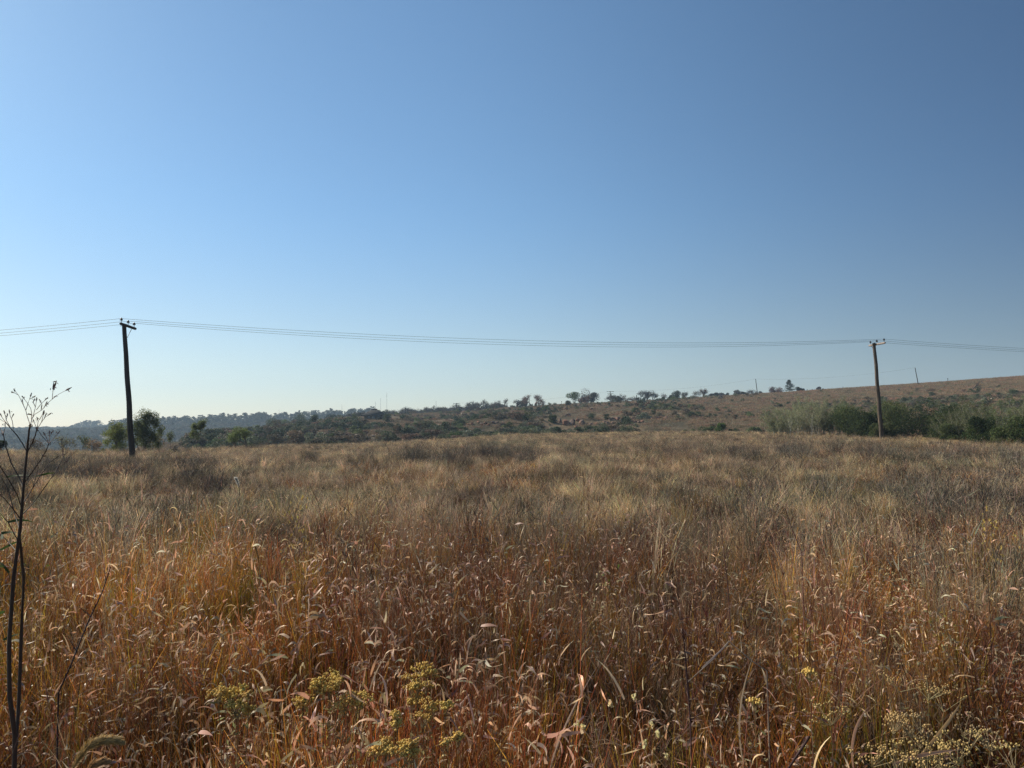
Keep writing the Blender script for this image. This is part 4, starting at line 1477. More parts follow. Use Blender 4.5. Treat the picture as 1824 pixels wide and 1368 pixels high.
for x, r, wp, hp, k_, lab in (
        (1007, 757, 12, 12, 1, 'largest red boulder standing on the rocky slope'),
        (1030, 751, 10, 7, 1, 'red boulder right of the largest one'),
        (1027, 765, 9, 6, 1, 'orange boulder at the foot of the slope, lowest of the red ones'),
        (1009, 742, 17, 6, 1, 'flat red slab above the largest boulder'),
        (988, 749, 5, 8, 1, 'narrow upright red rock left of the largest boulder'),
        (998, 753, 6, 9, 0, 'dark rock pressed against the left of the largest boulder'),
        (1019, 758, 11, 12, 0, 'dark tall rock between the two red boulders'),
        (1037, 756, 13, 9, 0, 'dark rock right of the second red boulder'),
        (765, 772, 8, 10, 2, 'pale grey upright rock low on the slope under the house'),
        (634, 785, 6, 4, 2, 'small pale rock at the slope foot below the house'),
        (1524, -66, 12, 6, 2, 'pale flat rock in the grass left of the right pole'),
        (1208, -93, 6, 4, 2, 'left small white rock at the far edge of the field'),
        (1215, -93, 5, 4, 2, 'right small white rock at the far edge of the field'),
        (1281, 744, 4, 3, 2, 'small pale rock among the green slope-foot bushes'),
        (1512, 723, 8, 5, 1, 'reddish rock above the willowy shrubs on the right'),
        (1683, 715, 8, 7, 2, 'pale tilted rock above the largest dark bush')):
    r = -r if r < 0 else r_at(x, r)
    if lab:
        rock(x, r, wp, hp, k_, lab)
# ledges: broken rows of dark rock
KIND = ('dark', 'red-brown', 'pale')
for (x0, y0, x1, y1, n_, g_lab, lab, kk, hp) in (
        (1088, 749, 1190, 746, 28, 'rocks of the ledge right of the red boulders', 'rock in the long ledge right of the red boulders', (0, 0, 0, 1), (3, 6)),
        (700, 763, 905, 756, 36, 'rocks of the middle ledge on the slope', 'rock in the middle ledge of the slope', (0, 0, 1, 1), (2.5, 5)),
        (740, 777, 900, 772, 26, 'rocks of the lowest ledge on the slope', 'rock in the lowest ledge under the slope', (0, 0, 0, 2), (3, 6)),
        (770, 742, 960, 733, 26, 'rocks of the top ledge on the slope', 'rock in the top ledge below the skyline trees', (0, 1, 0, 2), (2, 4)),
        (640, 779, 740, 775, 16, 'rocks at the left foot of the slope', 'rock at the left foot of the slope', (0, 0, 2), (3, 5)),
        (1520, 727, 1820, 711, 40, 'rocks of the broken ledge above the thicket', 'rock in the broken ledge above the green thicket', (1, 1, 2, 0), (2.5, 5.5)),
        (1040, 758, 1150, 753, 16, 'rocks right of the red boulders', 'block on the slope just right of the red boulders', (0, 0, 0, 1), (3, 6)),
        (930, 735, 1060, 728, 14, 'rocks under the green skyline tree', 'rock on the upper slope under the green skyline tree', (0, 0, 1), (2, 3.5))):
    for j in range(n_):
        f = (j + rs.uniform(-.6, .6)) / n_
        kd = kk[rs.randint(0, len(kk))]
        xx = x0 + (x1 - x0) * f
        rock(xx, r_at(xx, y0 + (y1 - y0) * f + rs.normal(0, 1.0)), rs.uniform(1.3, 2.6) * hp[0] + 1, rs.uniform(*hp), kd,
             KIND[kd] + ' ' + lab, g_lab, name='ledge_rock')


# ------------------------------------------------------------------ power line
def insulator(g, p, axis):
    lathe(g, p, [(0.012, -0.02), (0.012, 0.10), (0.05, 0.105), (0.085, 0.12), (0.06, 0.15), (0.04, 0.165), (0.07, 0.175), (0.045, 0.21), (0.03, 0.235), (0.001, 0.25)],
          (0.02, 0.02, 0.02), 12, axis)


def pole_thing(base, top, arm_dir, arm_up, arm_len, mpole, marm, label, offset=0.45, r0=0.15, r1=0.10, stripe=True):
    """wood pole with one crossarm carrying three pin insulators, a steel brace; returns the insulator tops"""
    e = empty('utility_pole', base, label, 'utility pole', 'near utility poles carrying the wires')
    B = Vector(base)
    T = Vector(top) - B
    g = Geo()
    n = 15
    pts = [T * (i / (n - 1)) + Vector((math.sin(i * 1.3) * 0.012, math.cos(i * 0.9) * 0.012, 0)) for i in range(n)]
    pts[0] = T * 0 - Vector((0, 0, 0.3))
    tube(g, pts, [r0 + (r1 - r0) * i / (n - 1) for i in range(n)], (1, 1, 1), 14)
    new_obj('pole', g.mesh('pole', True), mpole, e)
    ad = Vector((arm_dir.x, arm_dir.y, arm_up)).normalized()
    side = Vector((-arm_dir.y, arm_dir.x, 0)).normalized()
    c = T + Vector((0, 0, -0.10)) - side * (r1 + 0.05)
    a0 = c - ad * (arm_len * offset)
    a1 = c + ad * (arm_len * (1 - offset))
    g = Geo()
    tube(g, [a0, a0.lerp(a1, 0.03), a0.lerp(a1, 0.5), a0.lerp(a1, 0.97), a1], [0.055, 0.07, 0.07, 0.07, 0.055], (1, 1, 1), 10)
    new_obj('crossarm', g.mesh('crossarm', True), marm, e)
    g = Geo()
    tube(g, [c + ad * arm_len * 0.32 - Vector((0, 0, 0.05)), T * 0.90 - side * (r1 + 0.02)], 0.014, (1, 1, 1), 6)
    new_obj('brace', g.mesh('brace'), M_STEEL, e)
    g = Geo()
    tube(g, [c - side * 0.09, c + side * (r1 * 2 + 0.16)], 0.012, (1, 1, 1), 6)
    new_obj('bolt', g.mesh('bolt'), M_STEEL, e)
    g = Geo()
    tube(g, [T * 0.995, T + Vector((0, 0, 0.02))], [r1 + 0.012, r1 * 0.5], (1, 1, 1), 12)
    new_obj('cap', g.mesh('cap'), M_STEEL, e)
    tops = []
    ax = (T.normalized() + Vector((0, 0, 1))).normalized()
    for f in (0.06, 0.5, 0.90):
        p = a0.lerp(a1, f) + Vector((0, 0, 0.07))
        g = Geo()
        insulator(g, p, ax)
        new_obj('insulator', g.mesh('insulator', True), M_PORC, e)
        tops.append(B + p + ax * 0.20)
    return tops


L_base = ground(237, 41, 0)
L_top = at(221, 577, 41.3)
R_base = ground(1570, 56.5, 0)
R_top = at(1557, 611, 56.0)
az = math.radians(-5)
adir = Vector((math.sin(az), math.cos(az), 0))
tl = pole_thing(L_base, L_top, Vector((math.sin(math.radians(-1)), math.cos(math.radians(-1)), 0)), -0.05, 1.5, M_DARKPOLE, M_DARKPOLE,
                'near dark leaning utility pole on the left carrying three wires', 0.42)
tr_ = pole_thing(R_base, R_top, adir, 0.0, 1.9, M_POLE, M_ARM,
                 'weathered brown utility pole on the right in front of the green thicket', 0.55)


def span(a, b, sag, n=40):
    out = []
    for i in range(n + 1):
        t = i / n
        p = a.lerp(b, t)
        p.z -= 4 * sag * t * (1 - t)
        out.append(p)
    return out


for k_, (a, b) in enumerate(zip(tl, tr_)):
    lf = a + Vector((-46, 4.0, -0.5))
    rt = b + Vector((46, -5.0, -2.0))
    pts = span(lf, a, 0.75)[:-1] + span(a, b, 0.66 + 0.05 * k_)[:-1] + span(b, rt, 0.75)
    g = Geo()
    tube(g, pts, 0.0075, (1, 1, 1), 5)
    tag(new_obj('power_wire', g.mesh('power_wire'), M_WIRE),
        ['overhead wire on the insulators at the near ends of the crossarms', 'overhead wire on the middle insulators of the crossarms',
         'overhead wire on the insulators at the far ends of the crossarms'][k_], 'power line', 'wires strung between the two poles')


def far_pole(x, r, ytop, ybase, label, lean=0, arms=0, rad=0.13, group=None, arm_w=1.0):
    base = ground(x, r, -0.1)
    if ybase is not None:
        b2 = at(x, ybase, r)
        base = Vector((b2.x, b2.y, float(height(b2.x, b2.y)) - 0.1))
    top = at(x + lean, ytop, r)
    e = empty('distant_pole', base, label, 'pole', group)
    T = top - Vector(base)
    g = Geo()
    tube(g, [T * 0, T * 0.33 + Vector((.02, 0, 0)), T * 0.66, T], [rad * 1.15, rad * 1.05, rad * 0.95, rad * 0.8], (1, 1, 1), 8)
    new_obj('pole', g.mesh('pole', True), M_DARKPOLE, e)
    for q in range(arms):
        g = Geo()
        c = T - Vector((0, 0, 0.15 + 0.75 * q))
        box(g, c + Vector((0, -rad - .05, 0)), (arm_w * (2.6 if q == 0 else 1.8), 0.12, 0.13), (1, 1, 1))
        new_obj('crossarm', g.mesh('crossarm'), M_DARKPOLE, e)
        for sx in (-0.45, 0.0, 0.45):
            g = Geo()
            lathe(g, c + Vector((sx * arm_w * 2.4, -rad - .05, 0.06)), [(0.02, 0), (0.06, 0.05), (0.07, 0.12), (0.01, 0.2)], (1, 1, 1), 6)
            new_obj('insulator', g.mesh('insulator'), M_PORC, e)
    if not arms:
        g = Geo()
        c = T - Vector((0, 0, 0.2))
        d = Vector((top.x, top.y, 0)).normalized()
        tube(g, [c - d * 1.0, c + d * 1.0], 0.06, (1, 1, 1), 6)
        new_obj('crossarm', g.mesh('crossarm'), M_DARKPOLE, e)
    return top


pA = far_pole(1636, 245, 655, 692, 'thin leaning pole high on the grassy slope right of the near pole', -6, 0, 0.12)
pB = far_pole(1349, 262, 675, 697, 'thin dark pole on the skyline left of the pine', -3, 0, 0.13)
pC = far_pole(1087, 262, 697, 716, 'small double-armed pole on the middle skyline', 0, 2, 0.14)
pD = far_pole(813, 290, 718, 733, 'tiny double-armed pole above the leafless tree row', 0, 2, 0.14)
g = Geo()
tube(g, span(pD, pC, 1.2, 16)[:-1] + span(pC, pB, 1.2, 16)[:-1] + span(pB, pA, 1.2, 16), 0.014, (1, 1, 1), 4)
tag(new_obj('power_wire', g.mesh('power_wire'), M_WIRE), 'faint thin wire linking the small poles along the skyline', 'power line')

# slim masts far away
def mast(x, r, ytop, label, wd=0.55):
    base = ground(x, r, -0.3)
    top = at(x, ytop, r)
    H = top.z - base.z
    e = empty('radio_mast', base, label, 'mast', 'radio masts beyond the far ridge')
    g = Geo()
    cs = [Vector((math.cos(a) * wd / 2, math.sin(a) * wd / 2, 0)) for a in (0.3, 2.4, 4.5)]
    for c in cs:
        tube(g, [c, c + Vector((0, 0, H * 0.97))], 0.06, (1, 1, 1), 4)
    z = 0.0
    while z < H * 0.95:
        for i in range(3):
            tube(g, [cs[i] + Vector((0, 0, z)), cs[(i + 1) % 3] + Vector((0, 0, z + wd * 1.6))], 0.03, (1, 1, 1), 3, cap=False)
        z += wd * 2.2
    new_obj('lattice', g.mesh('lattice'), M_STEEL, e)
    g = Geo()
    tube(g, [(0, 0, H * 0.96), (0, 0, H)], [0.08, 0.04], (1, 1, 1), 5)
    new_obj('antenna', g.mesh('antenna'), M_STEEL, e)


for x, yt, lab in ((497, 729, 'short mast above the pine belt'), (609, 720, 'slim mast left of the thatched house'),
                   (669, 715, 'left and shortest of the three masts behind the thatched house'),
                   (678, 708, 'middle one of the three masts behind the thatched house'),
                   (689, 698, 'tallest mast, right of the thatched roof'), (777, 713, 'lone mast above the leafless tree row')):
    mast(x, 960, yt, lab)

# posts along the right skyline
for x, r, hp, lab in ((1257, 262, 8, 'short dark post beside the russet hummock tree'), (1440, 285, 5, 'leftmost tiny post right of the skyline pine'),
                      (1449, 285, 5, 'tiny post left of the grey ball tree'), (1477, 285, 4, 'tiny post right of the grey ball tree'),
                      (1504, 285, 5, 'tiny post at the start of the smooth grass skyline'), (1692, 262, 7, 'short thin post on the skyline left of the thorn tree'),
                      (1001, 270, 8, 'thin post on the skyline left of the green crowned tree')):
    b = ground(x, r, -0.1)
    g = Geo()
    hh = px2m(hp, r)
    tube(g, [(0, 0, 0), (0.03, 0, hh * 0.5), (0, 0, hh)], [0.09, 0.085, 0.07], (1, 1, 1), 6)
    box(g, (0, 0, hh * 0.92), (0.35, 0.06, 0.08), (1, 1, 1))
    o = new_obj('fence_post', g.mesh('fence_post'), M_DARKPOLE)
    o.location = b
    tag(o, lab, 'post', 'posts along the skyline')


# ------------------------------------------------------------------ thatched house on the hill
def house():
    r = 205
    c = ground(667, r, 0.0)
    yb = at(667, 752, r)
    z0 = yb.z
    s = r * math.cos(math.atan((667 - 912) / F)) / F   # metres per photograph pixel
    e = empty('thatched_house', (c.x, c.y, z0 + 0.25), 'small dark house with a steep hipped thatch roof on the hill', 'house', rz=math.radians(8))
    Wd, Dp, Hw = 34 * s, 30 * s, 10.5 * s
    g = Geo()
    t = 0.3
    # walls as four slabs with openings between piers on the front
    box(g, (0, Dp / 2, Hw / 2), (Wd, t, Hw), (1, 1, 1))
    box(g, (Wd / 2 - t / 2, 0, Hw / 2), (t, Dp - t - 0.01, Hw), (1, 1, 1))
    box(g, (-Wd / 2 + t / 2, 0, Hw / 2), (t, Dp - t - 0.01, Hw), (1, 1, 1))
    yf = -Dp / 2
    box(g, (-Wd / 2 + 0.55, yf, Hw / 2), (1.1, t, Hw), (1, 1, 1))
    box(g, (Wd * 0.30, yf, Hw / 2), (Wd * 0.40, t, Hw), (1, 1, 1))
    box(g, (-Wd * 0.16, yf, Hw * 0.18), (Wd * 0.52, t * 0.98, Hw * 0.36), (1, 1, 1))
    box(g, (-Wd * 0.16, yf, Hw * 0.95), (Wd * 0.52, t * 0.96, Hw * 0.1), (1, 1, 1))
    new_obj('wall', g.mesh('wall'), M_WALL, e)
    for k_, xx in enumerate((-Wd * 0.27, -Wd * 0.03)):
        g = Geo()
        box(g, (xx, yf - 0.05, Hw * 0.63), (Wd * 0.20, 0.08, Hw * 0.5), (1, 1, 1))
        f = new_obj('window', g.mesh('window'), M_WALL, e)
        g = Geo()
        box(g, (xx, yf - 0.11, Hw * 0.63), (Wd * 0.17, 0.04, Hw * 0.40), (1, 1, 1))
        new_obj('pane', g.mesh('pane'), M_PANE, f)
    g = Geo()
    box(g, (Wd * 0.3, yf - 0.17, Hw * 0.40), (0.95, 0.06, Hw * 0.80), (1, 1, 1))
    new_obj('door', g.mesh('door'), M_THATCH, e)
    # hipped roof with thick eaves
    ow, od = Wd / 2 + 0.75, Dp / 2 + 0.75
    Hr = 11.5 * s
    rl = 4.0 * s
    ze = Hw - 0.15
    v = [(-ow, -od, ze), (ow, -od, ze), (ow, od, ze), (-ow, od, ze),
         (-ow, -od, ze + 0.3), (ow, -od, ze + 0.3), (ow, od, ze + 0.3), (-ow, od, ze + 0.3),
         (-rl - 0.0, 0, ze + Hr), (rl, 0, ze + Hr)]
    mid = lambda a, b: tuple((v[a][i] + v[b][i]) / 2 for i in range(3))
    v.append(mid(4, 7))
    v.append(mid(5, 6))
    q = [(0, 3, 2, 1), (0, 1, 5, 4), (1, 2, 6, 5), (2, 3, 7, 6), (3, 0, 4, 7), (4, 5, 9, 8), (6, 7, 8, 9), (7, 10, 4, 8), (5, 11, 6, 9)]
    g = Geo()
    g.add(v, q, (1, 1, 1))
    rf = new_obj('roof', g.mesh('roof'), M_THATCH, e)
    g = Geo()
    tube(g, [(-rl - 0.2, 0, ze + Hr), (rl + 0.2, 0, ze + Hr)], 0.16, (1, 1, 1), 8)
    new_obj('ridge_cap', g.mesh('ridge_cap'), M_WALL, rf)


house()


def shed():
    b = ground(1322, 290, -0.1)
    e = empty('shed', b, 'pale rounded shed roof showing among the skyline bushes', 'shed')
    g = Geo()
    box(g, (0, 0, 0.6), (2.4, 2.0, 1.2), (1, 1, 1))
    new_obj('wall', g.mesh('wall'), M_SHEET, e)
    g = Geo()
    n = 8
    v = []
    for yy in (-1.15, 1.15):
        for i in range(n + 1):
            a = PI * i / n
            v.append((math.cos(a) * 1.35, yy, 1.2 + math.sin(a) * 0.6))
    q = [(i, i + 1, n + 2 + i, n + 1 + i) for i in range(n)]
    g.add(v, q, (1, 1, 1))
    new_obj('roof', g.mesh('roof'), M_SHEET, e)


shed()

# tree-like euphorbia on the crest
g = Geo()
ge = (0.03, 0.045, 0.03)
tube(g, [(0, 0, -.1), (0, 0, 1.0), (0, 0, 3.0)], [0.16, 0.15, 0.12], ge, 7)
for a, hh in ((0.2, 3.4), (1.9, 2.9), (3.3, 3.6), (4.6, 3.0), (5.4, 2.6)):
    d = Vector((math.cos(a), math.sin(a), 0))
    tube(g, [(0, 0, 0.8), d * 0.45 + Vector((0, 0, 1.1)), d * 0.6 + Vector((0, 0, 1.8)), d * 0.65 + Vector((0, 0, hh))], [0.12, 0.13, 0.13, 0.09], ge, 7)
o = new_obj('candelabra_euphorbia', g.mesh('candelabra_euphorbia', True), M_LEAF)
o.location = ground(1139, 200, 0)
tag(o, 'dark candelabra succulent standing on the crest of the slope', 'succulent')


# ------------------------------------------------------------------ foreground plants
def P_(x, y, r):
    return at(x, y, r)


def weed():
    """tall leafless weed: two stems from one root with forked, twiggy top"""
    R0 = 2.75
    rng = np.random.RandomState(9)
    base = P_(27, 1312, R0)
    root = Vector((base.x, base.y, float(height(base.x, base.y)) - 0.02))
    e = empty('tall_weed', root, 'tall leafless dark weed with forked twiggy top against the sky at the left', 'weed')
    dark, twig = (0.09, 0.066, 0.05), (0.32, 0.21, 0.17)
    g = Geo()

    def path(pts, r0, r1, col, dz=0.0, seg=3):
        out, prev = [], None
        q = [P_(x, y, R0 + dr + dz) for x, y, dr in pts]
        n_ = len(q)
        rad = [(r0 + (r1 - r0) * i / (n_ - 1)) * 0.60 for i in range(n_)]
        tube(g, [p - root for p in q], rad, col, 6)

    # main stem and second stem
    tube(g, [Vector((0, 0, 0)), base - root, P_(17, 1240, R0) - root, P_(16, 1150, R0) - root, P_(24, 1030, R0) - root, P_(36, 940, R0) - root, P_(43, 855, R0) - root,
             P_(48, 805, R0) - root, P_(52, 765, R0) - root, P_(54, 758, R0) - root], [0.0072, 0.007, 0.0066, 0.0062, 0.0055, 0.0048, 0.0038, 0.0032, 0.0028, 0.0027], dark, 7)
    tube(g, [base - root + Vector((0, 0, -0.1)), P_(34, 1240, R0 + .05) - root, P_(38, 1130, R0 + .07) - root, P_(42, 1030, R0 + .06) - root, P_(37, 975, R0 + .03) - root, P_(34, 950, R0) - root],
         [0.005, 0.0052, 0.005, 0.0045, 0.004, 0.004], dark, 6)
    # branches traced joint by joint, spread in depth
    br = [
        ([(48, 805, 0), (40, 790, .02), (30, 775, .04), (20, 764, .06), (10, 752, .07)], .0032, .0022),
        ([(49, 805, 0), (57, 790, -.02), (63, 775, -.03), (66, 764, -.04)], .003, .0024),
        ([(41, 868, 0), (34, 850, .03), (20, 825, .06), (12, 800, .08), (8, 785, .09), (6, 772, .1)], .0034, .0022),
        ([(42, 862, 0), (56, 843, -.03), (72, 820, -.05), (82, 803, -.06), (87, 790, -.07)], .0032, .0022),
        ([(66, 764, -.04), (76, 778, -.06), (84, 787, -.07)], .0016, .0016),
        ([(39, 900, 0), (58, 870, .05), (70, 850, .07), (88, 824, .1), (105, 812, .12)], .003, .0018),
        ([(39, 905, 0), (30, 880, -.05), (16, 855, -.08), (0, 830, -.1), (-10, 815, -.12)], .0028, .0018),
        ([(37, 920, 0), (60, 895, .06), (84, 862, .1), (98, 842, .12), (112, 815, .14), (120, 805, .15)], .003, .0016),
        ([(37, 925, 0), (22, 905, -.04), (8, 888, -.07), (-12, 872, -.1)], .0028, .0018),
        ([(35, 945, 0), (22, 900, .1), (14, 870, .12), (2, 850, .15)], .0026, .0016),
        ([(58, 870, .05), (64, 850, .03), (68, 835, .02), (66, 820, .02)], .0018, .0012),
        ([(32, 985, 0), (10, 960, .1), (-15, 940, .14)], .0028, .0018),
        ([(33, 965, 0), (14, 930, -.12), (-2, 912, -.16)], .0024, .0016),
    ]
    for pts, a, b in br:
        path(pts, a, b, dark)
    # twigs at the top
    tw = [
        [(54, 758, 0), (48, 740, .02), (46, 731, .03), (37, 712, .05), (33, 704, .06), (26, 695, .08)],
        [(33, 704, .06), (28, 701, .07), (23, 699, .08)],
        [(54, 758, 0), (57, 745, -.02), (62, 738, -.03), (75, 730, -.05), (85, 718, -.07), (93, 711, -.08), (105, 702, -.1), (120, 694, -.12)],
        [(93, 711, -.08), (94, 700, -.07), (95, 690, -.07)], [(94, 697, -.07), (98, 686, -.06)],
        [(93, 711, -.08), (99, 706, -.06)],
        [(46, 731, .03), (42, 722, .03), (40, 714, .04)], [(46, 731, .03), (50, 718, .02), (53, 710, .02), (55, 704, .02)], [(53, 711, .02), (60, 707, .01)],
        [(56, 750, 0), (56, 735, .02), (55, 728, .03), (49, 718, .04), (44, 712, .05), (42, 709, .05)],
        [(58, 745, -.01), (62, 730, .01), (64, 720, .02), (65, 712, .02)], [(63, 725, .01), (59, 716, 0), (60, 714, 0)],
        [(65, 730, 0), (72, 721, -.02), (80, 713, -.03), (82, 711, -.03)], [(74, 719, -.02), (72, 715, -.02)],
        [(78, 727, -.05), (82, 719, -.05)], [(73, 731, -.05), (74, 725, -.05)],
        [(60, 742, 0), (54, 738, .01), (53, 738, .01)],
        [(66, 764, -.04), (62, 755, -.03), (60, 750, -.02)], [(66, 764, -.04), (68, 750, -.05), (67, 747, -.05)],
        [(66, 764, -.04), (74, 752, -.06), (80, 744, -.07), (88, 738, -.08)], [(74, 752, -.06), (76, 744, -.06), (78, 736, -.06)],
        [(70, 748, -.05), (76, 738, -.05), (77, 735, -.05)], [(78, 747, -.07), (81, 740, -.07)],
        [(10, 752, .07), (4, 744, .08), (2, 740, .08)], [(10, 752, .07), (5, 750, .1), (-4, 744, .12)], [(20, 764, .06), (11, 748, .05), (8, 735, .04)],
        [(24, 765, .05), (22, 750, .04), (18, 740, .03), (17, 734, .03)], [(20, 746, .04), (23, 740, .03)], [(11, 748, .05), (13, 740, .06)],
        [(6, 772, .1), (9, 762, .1), (9, 757, .1)], [(6, 772, .1), (1, 764, .12), (-4, 760, .13)],
        [(87, 790, -.07), (83, 780, -.07), (79, 773, -.08)], [(87, 790, -.07), (89, 776, -.08), (93, 770, -.08)], [(87, 790, -.07), (94, 783, -.06), (104, 771, -.06)],
        [(88, 778, -.07), (88, 771, -.07)], [(105, 812, .12), (112, 810, .13)], [(88, 824, .1), (84, 815, .1), (78, 812, .1)],
        [(112, 815, .14), (112, 803, .14)], [(98, 842, .12), (108, 828, .1), (118, 822, .1)],
    ]
    for t in tw:
        path(t, .0017, .0009, twig)
    new_obj('stem', g.mesh('stem'), M_TWIG, e)
    # knobbly buds at twig ends
    g = Geo()
    for t in tw:
        x, y, dr = t[-1]
        c = np.array(P_(x, y, R0 + dr) - root)
        d = (P_(x, y, R0 + dr) - P_(t[-2][0], t[-2][1], R0 + t[-2][2])).normalized()
        big = 1.7 if (x, y) in ((95, 690), (98, 686), (120, 694)) else 1.0
        lathe(g, Vector(c) - d * 0.004, [(0.0008, -0.003), (0.0014 * big, 0.002), (0.0017 * big, 0.007), (0.0009, 0.012 * big), (0.0003, 0.013 * big)], (0.16, 0.09, 0.08), 6, d)
        leafquads(g, c + rng.normal(size=(5, 3)) * 0.003 * big, 0.006 * big, (0.26, 0.18, 0.15), rng, 2.5, 0.3)
    for x, y in ((54, 758), (66, 764), (87, 790), (6, 772)):
        c = np.array(P_(x, y, R0) - root)
        leafquads(g, c + rng.normal(size=(6, 3)) * 0.003, 0.010, (0.12, 0.07, 0.06), rng, 2.5, 0.2)
    new_obj('buds', g.mesh('buds'), M_TWIG, e)
    # narrow green leaves low on the left stem
    g = Geo()
    st = np.array([tuple(P_(x, y, R0 + .08) - root) for x, y in ((2, 950), (0, 980), (6, 1010), (0, 1040), (-6, 1000), (4, 960), (14, 930), (0, 1060), (8, 1090), (60, 850), (10, 850), (16, 1020), (6, 1140))])
    blades(g, len(st), 0, (0.05, 0.10), (0.9, 1.5), (0.1, 0.6), (0.005, 0.008), 4, (0.06, 0.10, 0.03), (0.10, 0.16, 0.04), rng, start=st, wmid=1.6)
    new_obj('leaves', g.mesh('leaves'), M_LEAF, e)


weed()


def stick(pts, r0, r1, label, col=(0.07, 0.05, 0.045), name='dead_stalk', twigs=6):
    rng = np.random.RandomState(int(pts[0][0]))
    q = [P_(*p) for p in pts]
    root = Vector((q[0].x, q[0].y, float(height(q[0].x, q[0].y)) - 0.02))
    g = Geo()
    v = [Vector((0, 0, 0))] + [p - root for p in q]
    tube(g, v, [r0 + (r1 - r0) * i / (len(v) - 1) for i in range(len(v))], col, 6)
    for k_ in range(twigs):
        i = rng.randint(1, len(v) - 1)
        p = v[i].lerp(v[i + 1], rng.rand())
        tube(g, [p, p + Vector((rng.normal(0, .03), rng.normal(0, .03), rng.uniform(.03, .08)))], [r1, r1 * .5], col, 4)
    o = new_obj(name, g.mesh(name), M_TWIG)
    o.location = root
    tag(o, label, 'stalk')


stick([(104, 1235, 2.9), (128, 1180, 2.9), (158, 1105, 2.95), (182, 1055, 3.0), (197, 1010, 3.0)], .003, .0016, 'slanting dark stalk right of the tall weed')
stick([(1302, 1130, 4.2), (1296, 1040, 4.2), (1288, 970, 4.3), (1281, 892, 4.3)], .0035, .0018, 'tall thin dark stalk in the middle right of the grass', (0.17, 0.08, 0.06), twigs=3)
stick([(1428, 985, 5.2), (1410, 940, 5.2), (1398, 905, 5.2)], .0038, .002, 'leaning dark reddish stalk right of the tall thin one', (0.17, 0.08, 0.06), twigs=3)
stick([(1366, 1195, 3.2), (1340, 1178, 3.2), (1298, 1142, 3.2), (1270, 1175, 3.15), (1225, 1215, 3.1)], .003, .002, 'bent dry stalk folded over in the right foreground', (0.34, 0.25, 0.18), twigs=2)
stick([(1405, 1368, 2.1), (1430, 1330, 2.1), (1442, 1312, 2.1)], .004, .0032, 'thick dark broken stalk at the bottom edge right of centre', (0.06, 0.035, 0.03), twigs=0)
stick([(1230, 1290, 2.5), (1223, 1200, 2.5), (1216, 1120, 2.55)], .003, .0018, 'dark upright stalk in the foreground right of centre', (0.09, 0.05, 0.045))


def straw(x0, y0, x1, y1, x2, y2, r, wd, label, col):
    """one broad dry blade, bent"""
    a, b, c = P_(x0, y0, r), P_(x1, y1, r + .02), P_(x2, y2, r + .05)
    n = 10
    V, Q = [], []
    root = Vector(a)
    view = (b - EYE).normalized()
    for i in range(n + 1):
        t = i / n
        p = a * (1 - t) ** 2 + b * 2 * t * (1 - t) + c * t * t
        d = ((b - a) * (1 - t) + (c - b) * t).normalized()
        s = d.cross(Vector((0.35, -0.8, 0.5))).normalized()
        w_ = 0.72 * wd * (0.6 + 0.6 * math.sin(PI * min(1, t * 0.9 + .05))) * (1 - t ** 4 * 0.9)
        up = d.cross(s) * w_ * 0.25
        V += [tuple(p - root - s * w_ / 2), tuple(p - root + up), tuple(p - root + s * w_ / 2)]
        if i:
            k = i * 3
            Q += [(k - 3, k - 2, k + 1, k), (k - 2, k - 1, k + 2, k + 1)]
    g = Geo()
    g.add(V, Q, col)
    o = new_obj('dry_blade', g.mesh('dry_blade', True), M_BLADE)
    o.location = root
    tag(o, label, 'grass blade')


straw(1520, 1368, 1510, 1300, 1548, 1258, 2.1, .011, 'tall orange-pink dry blade standing at the bottom right', (0.55, 0.33, 0.2))
straw(1640, 1345, 1690, 1290, 1712, 1250, 2.1, .011, 'long slanting tan blade over the yellow weeds', (0.52, 0.34, 0.17))
straw(980, 1368, 1000, 1290, 1065, 1185, 2.2, .006, 'long pale straw blade arching up in the centre foreground', (0.62, 0.46, 0.32))
straw(1325, 1362, 1302, 1270, 1345, 1160, 2.6, .009, 'thin tan blade leaning right in the right foreground', (0.5, 0.36, 0.24))
straw(1250, 1190, 1278, 1165, 1302, 1140, 3.0, .009, 'pale bent blade leaning on the folded stalk', (0.55, 0.43, 0.33))
straw(845, 1290, 838, 1250, 830, 1230, 2.3, .007, 'pinkish stem sheath standing left of centre', (0.5, 0.3, 0.24))
straw(1590, 1362, 1640, 1340, 1715, 1335, 2.0, .010, 'orange blade lying low at the bottom right corner', (0.55, 0.32, 0.18))


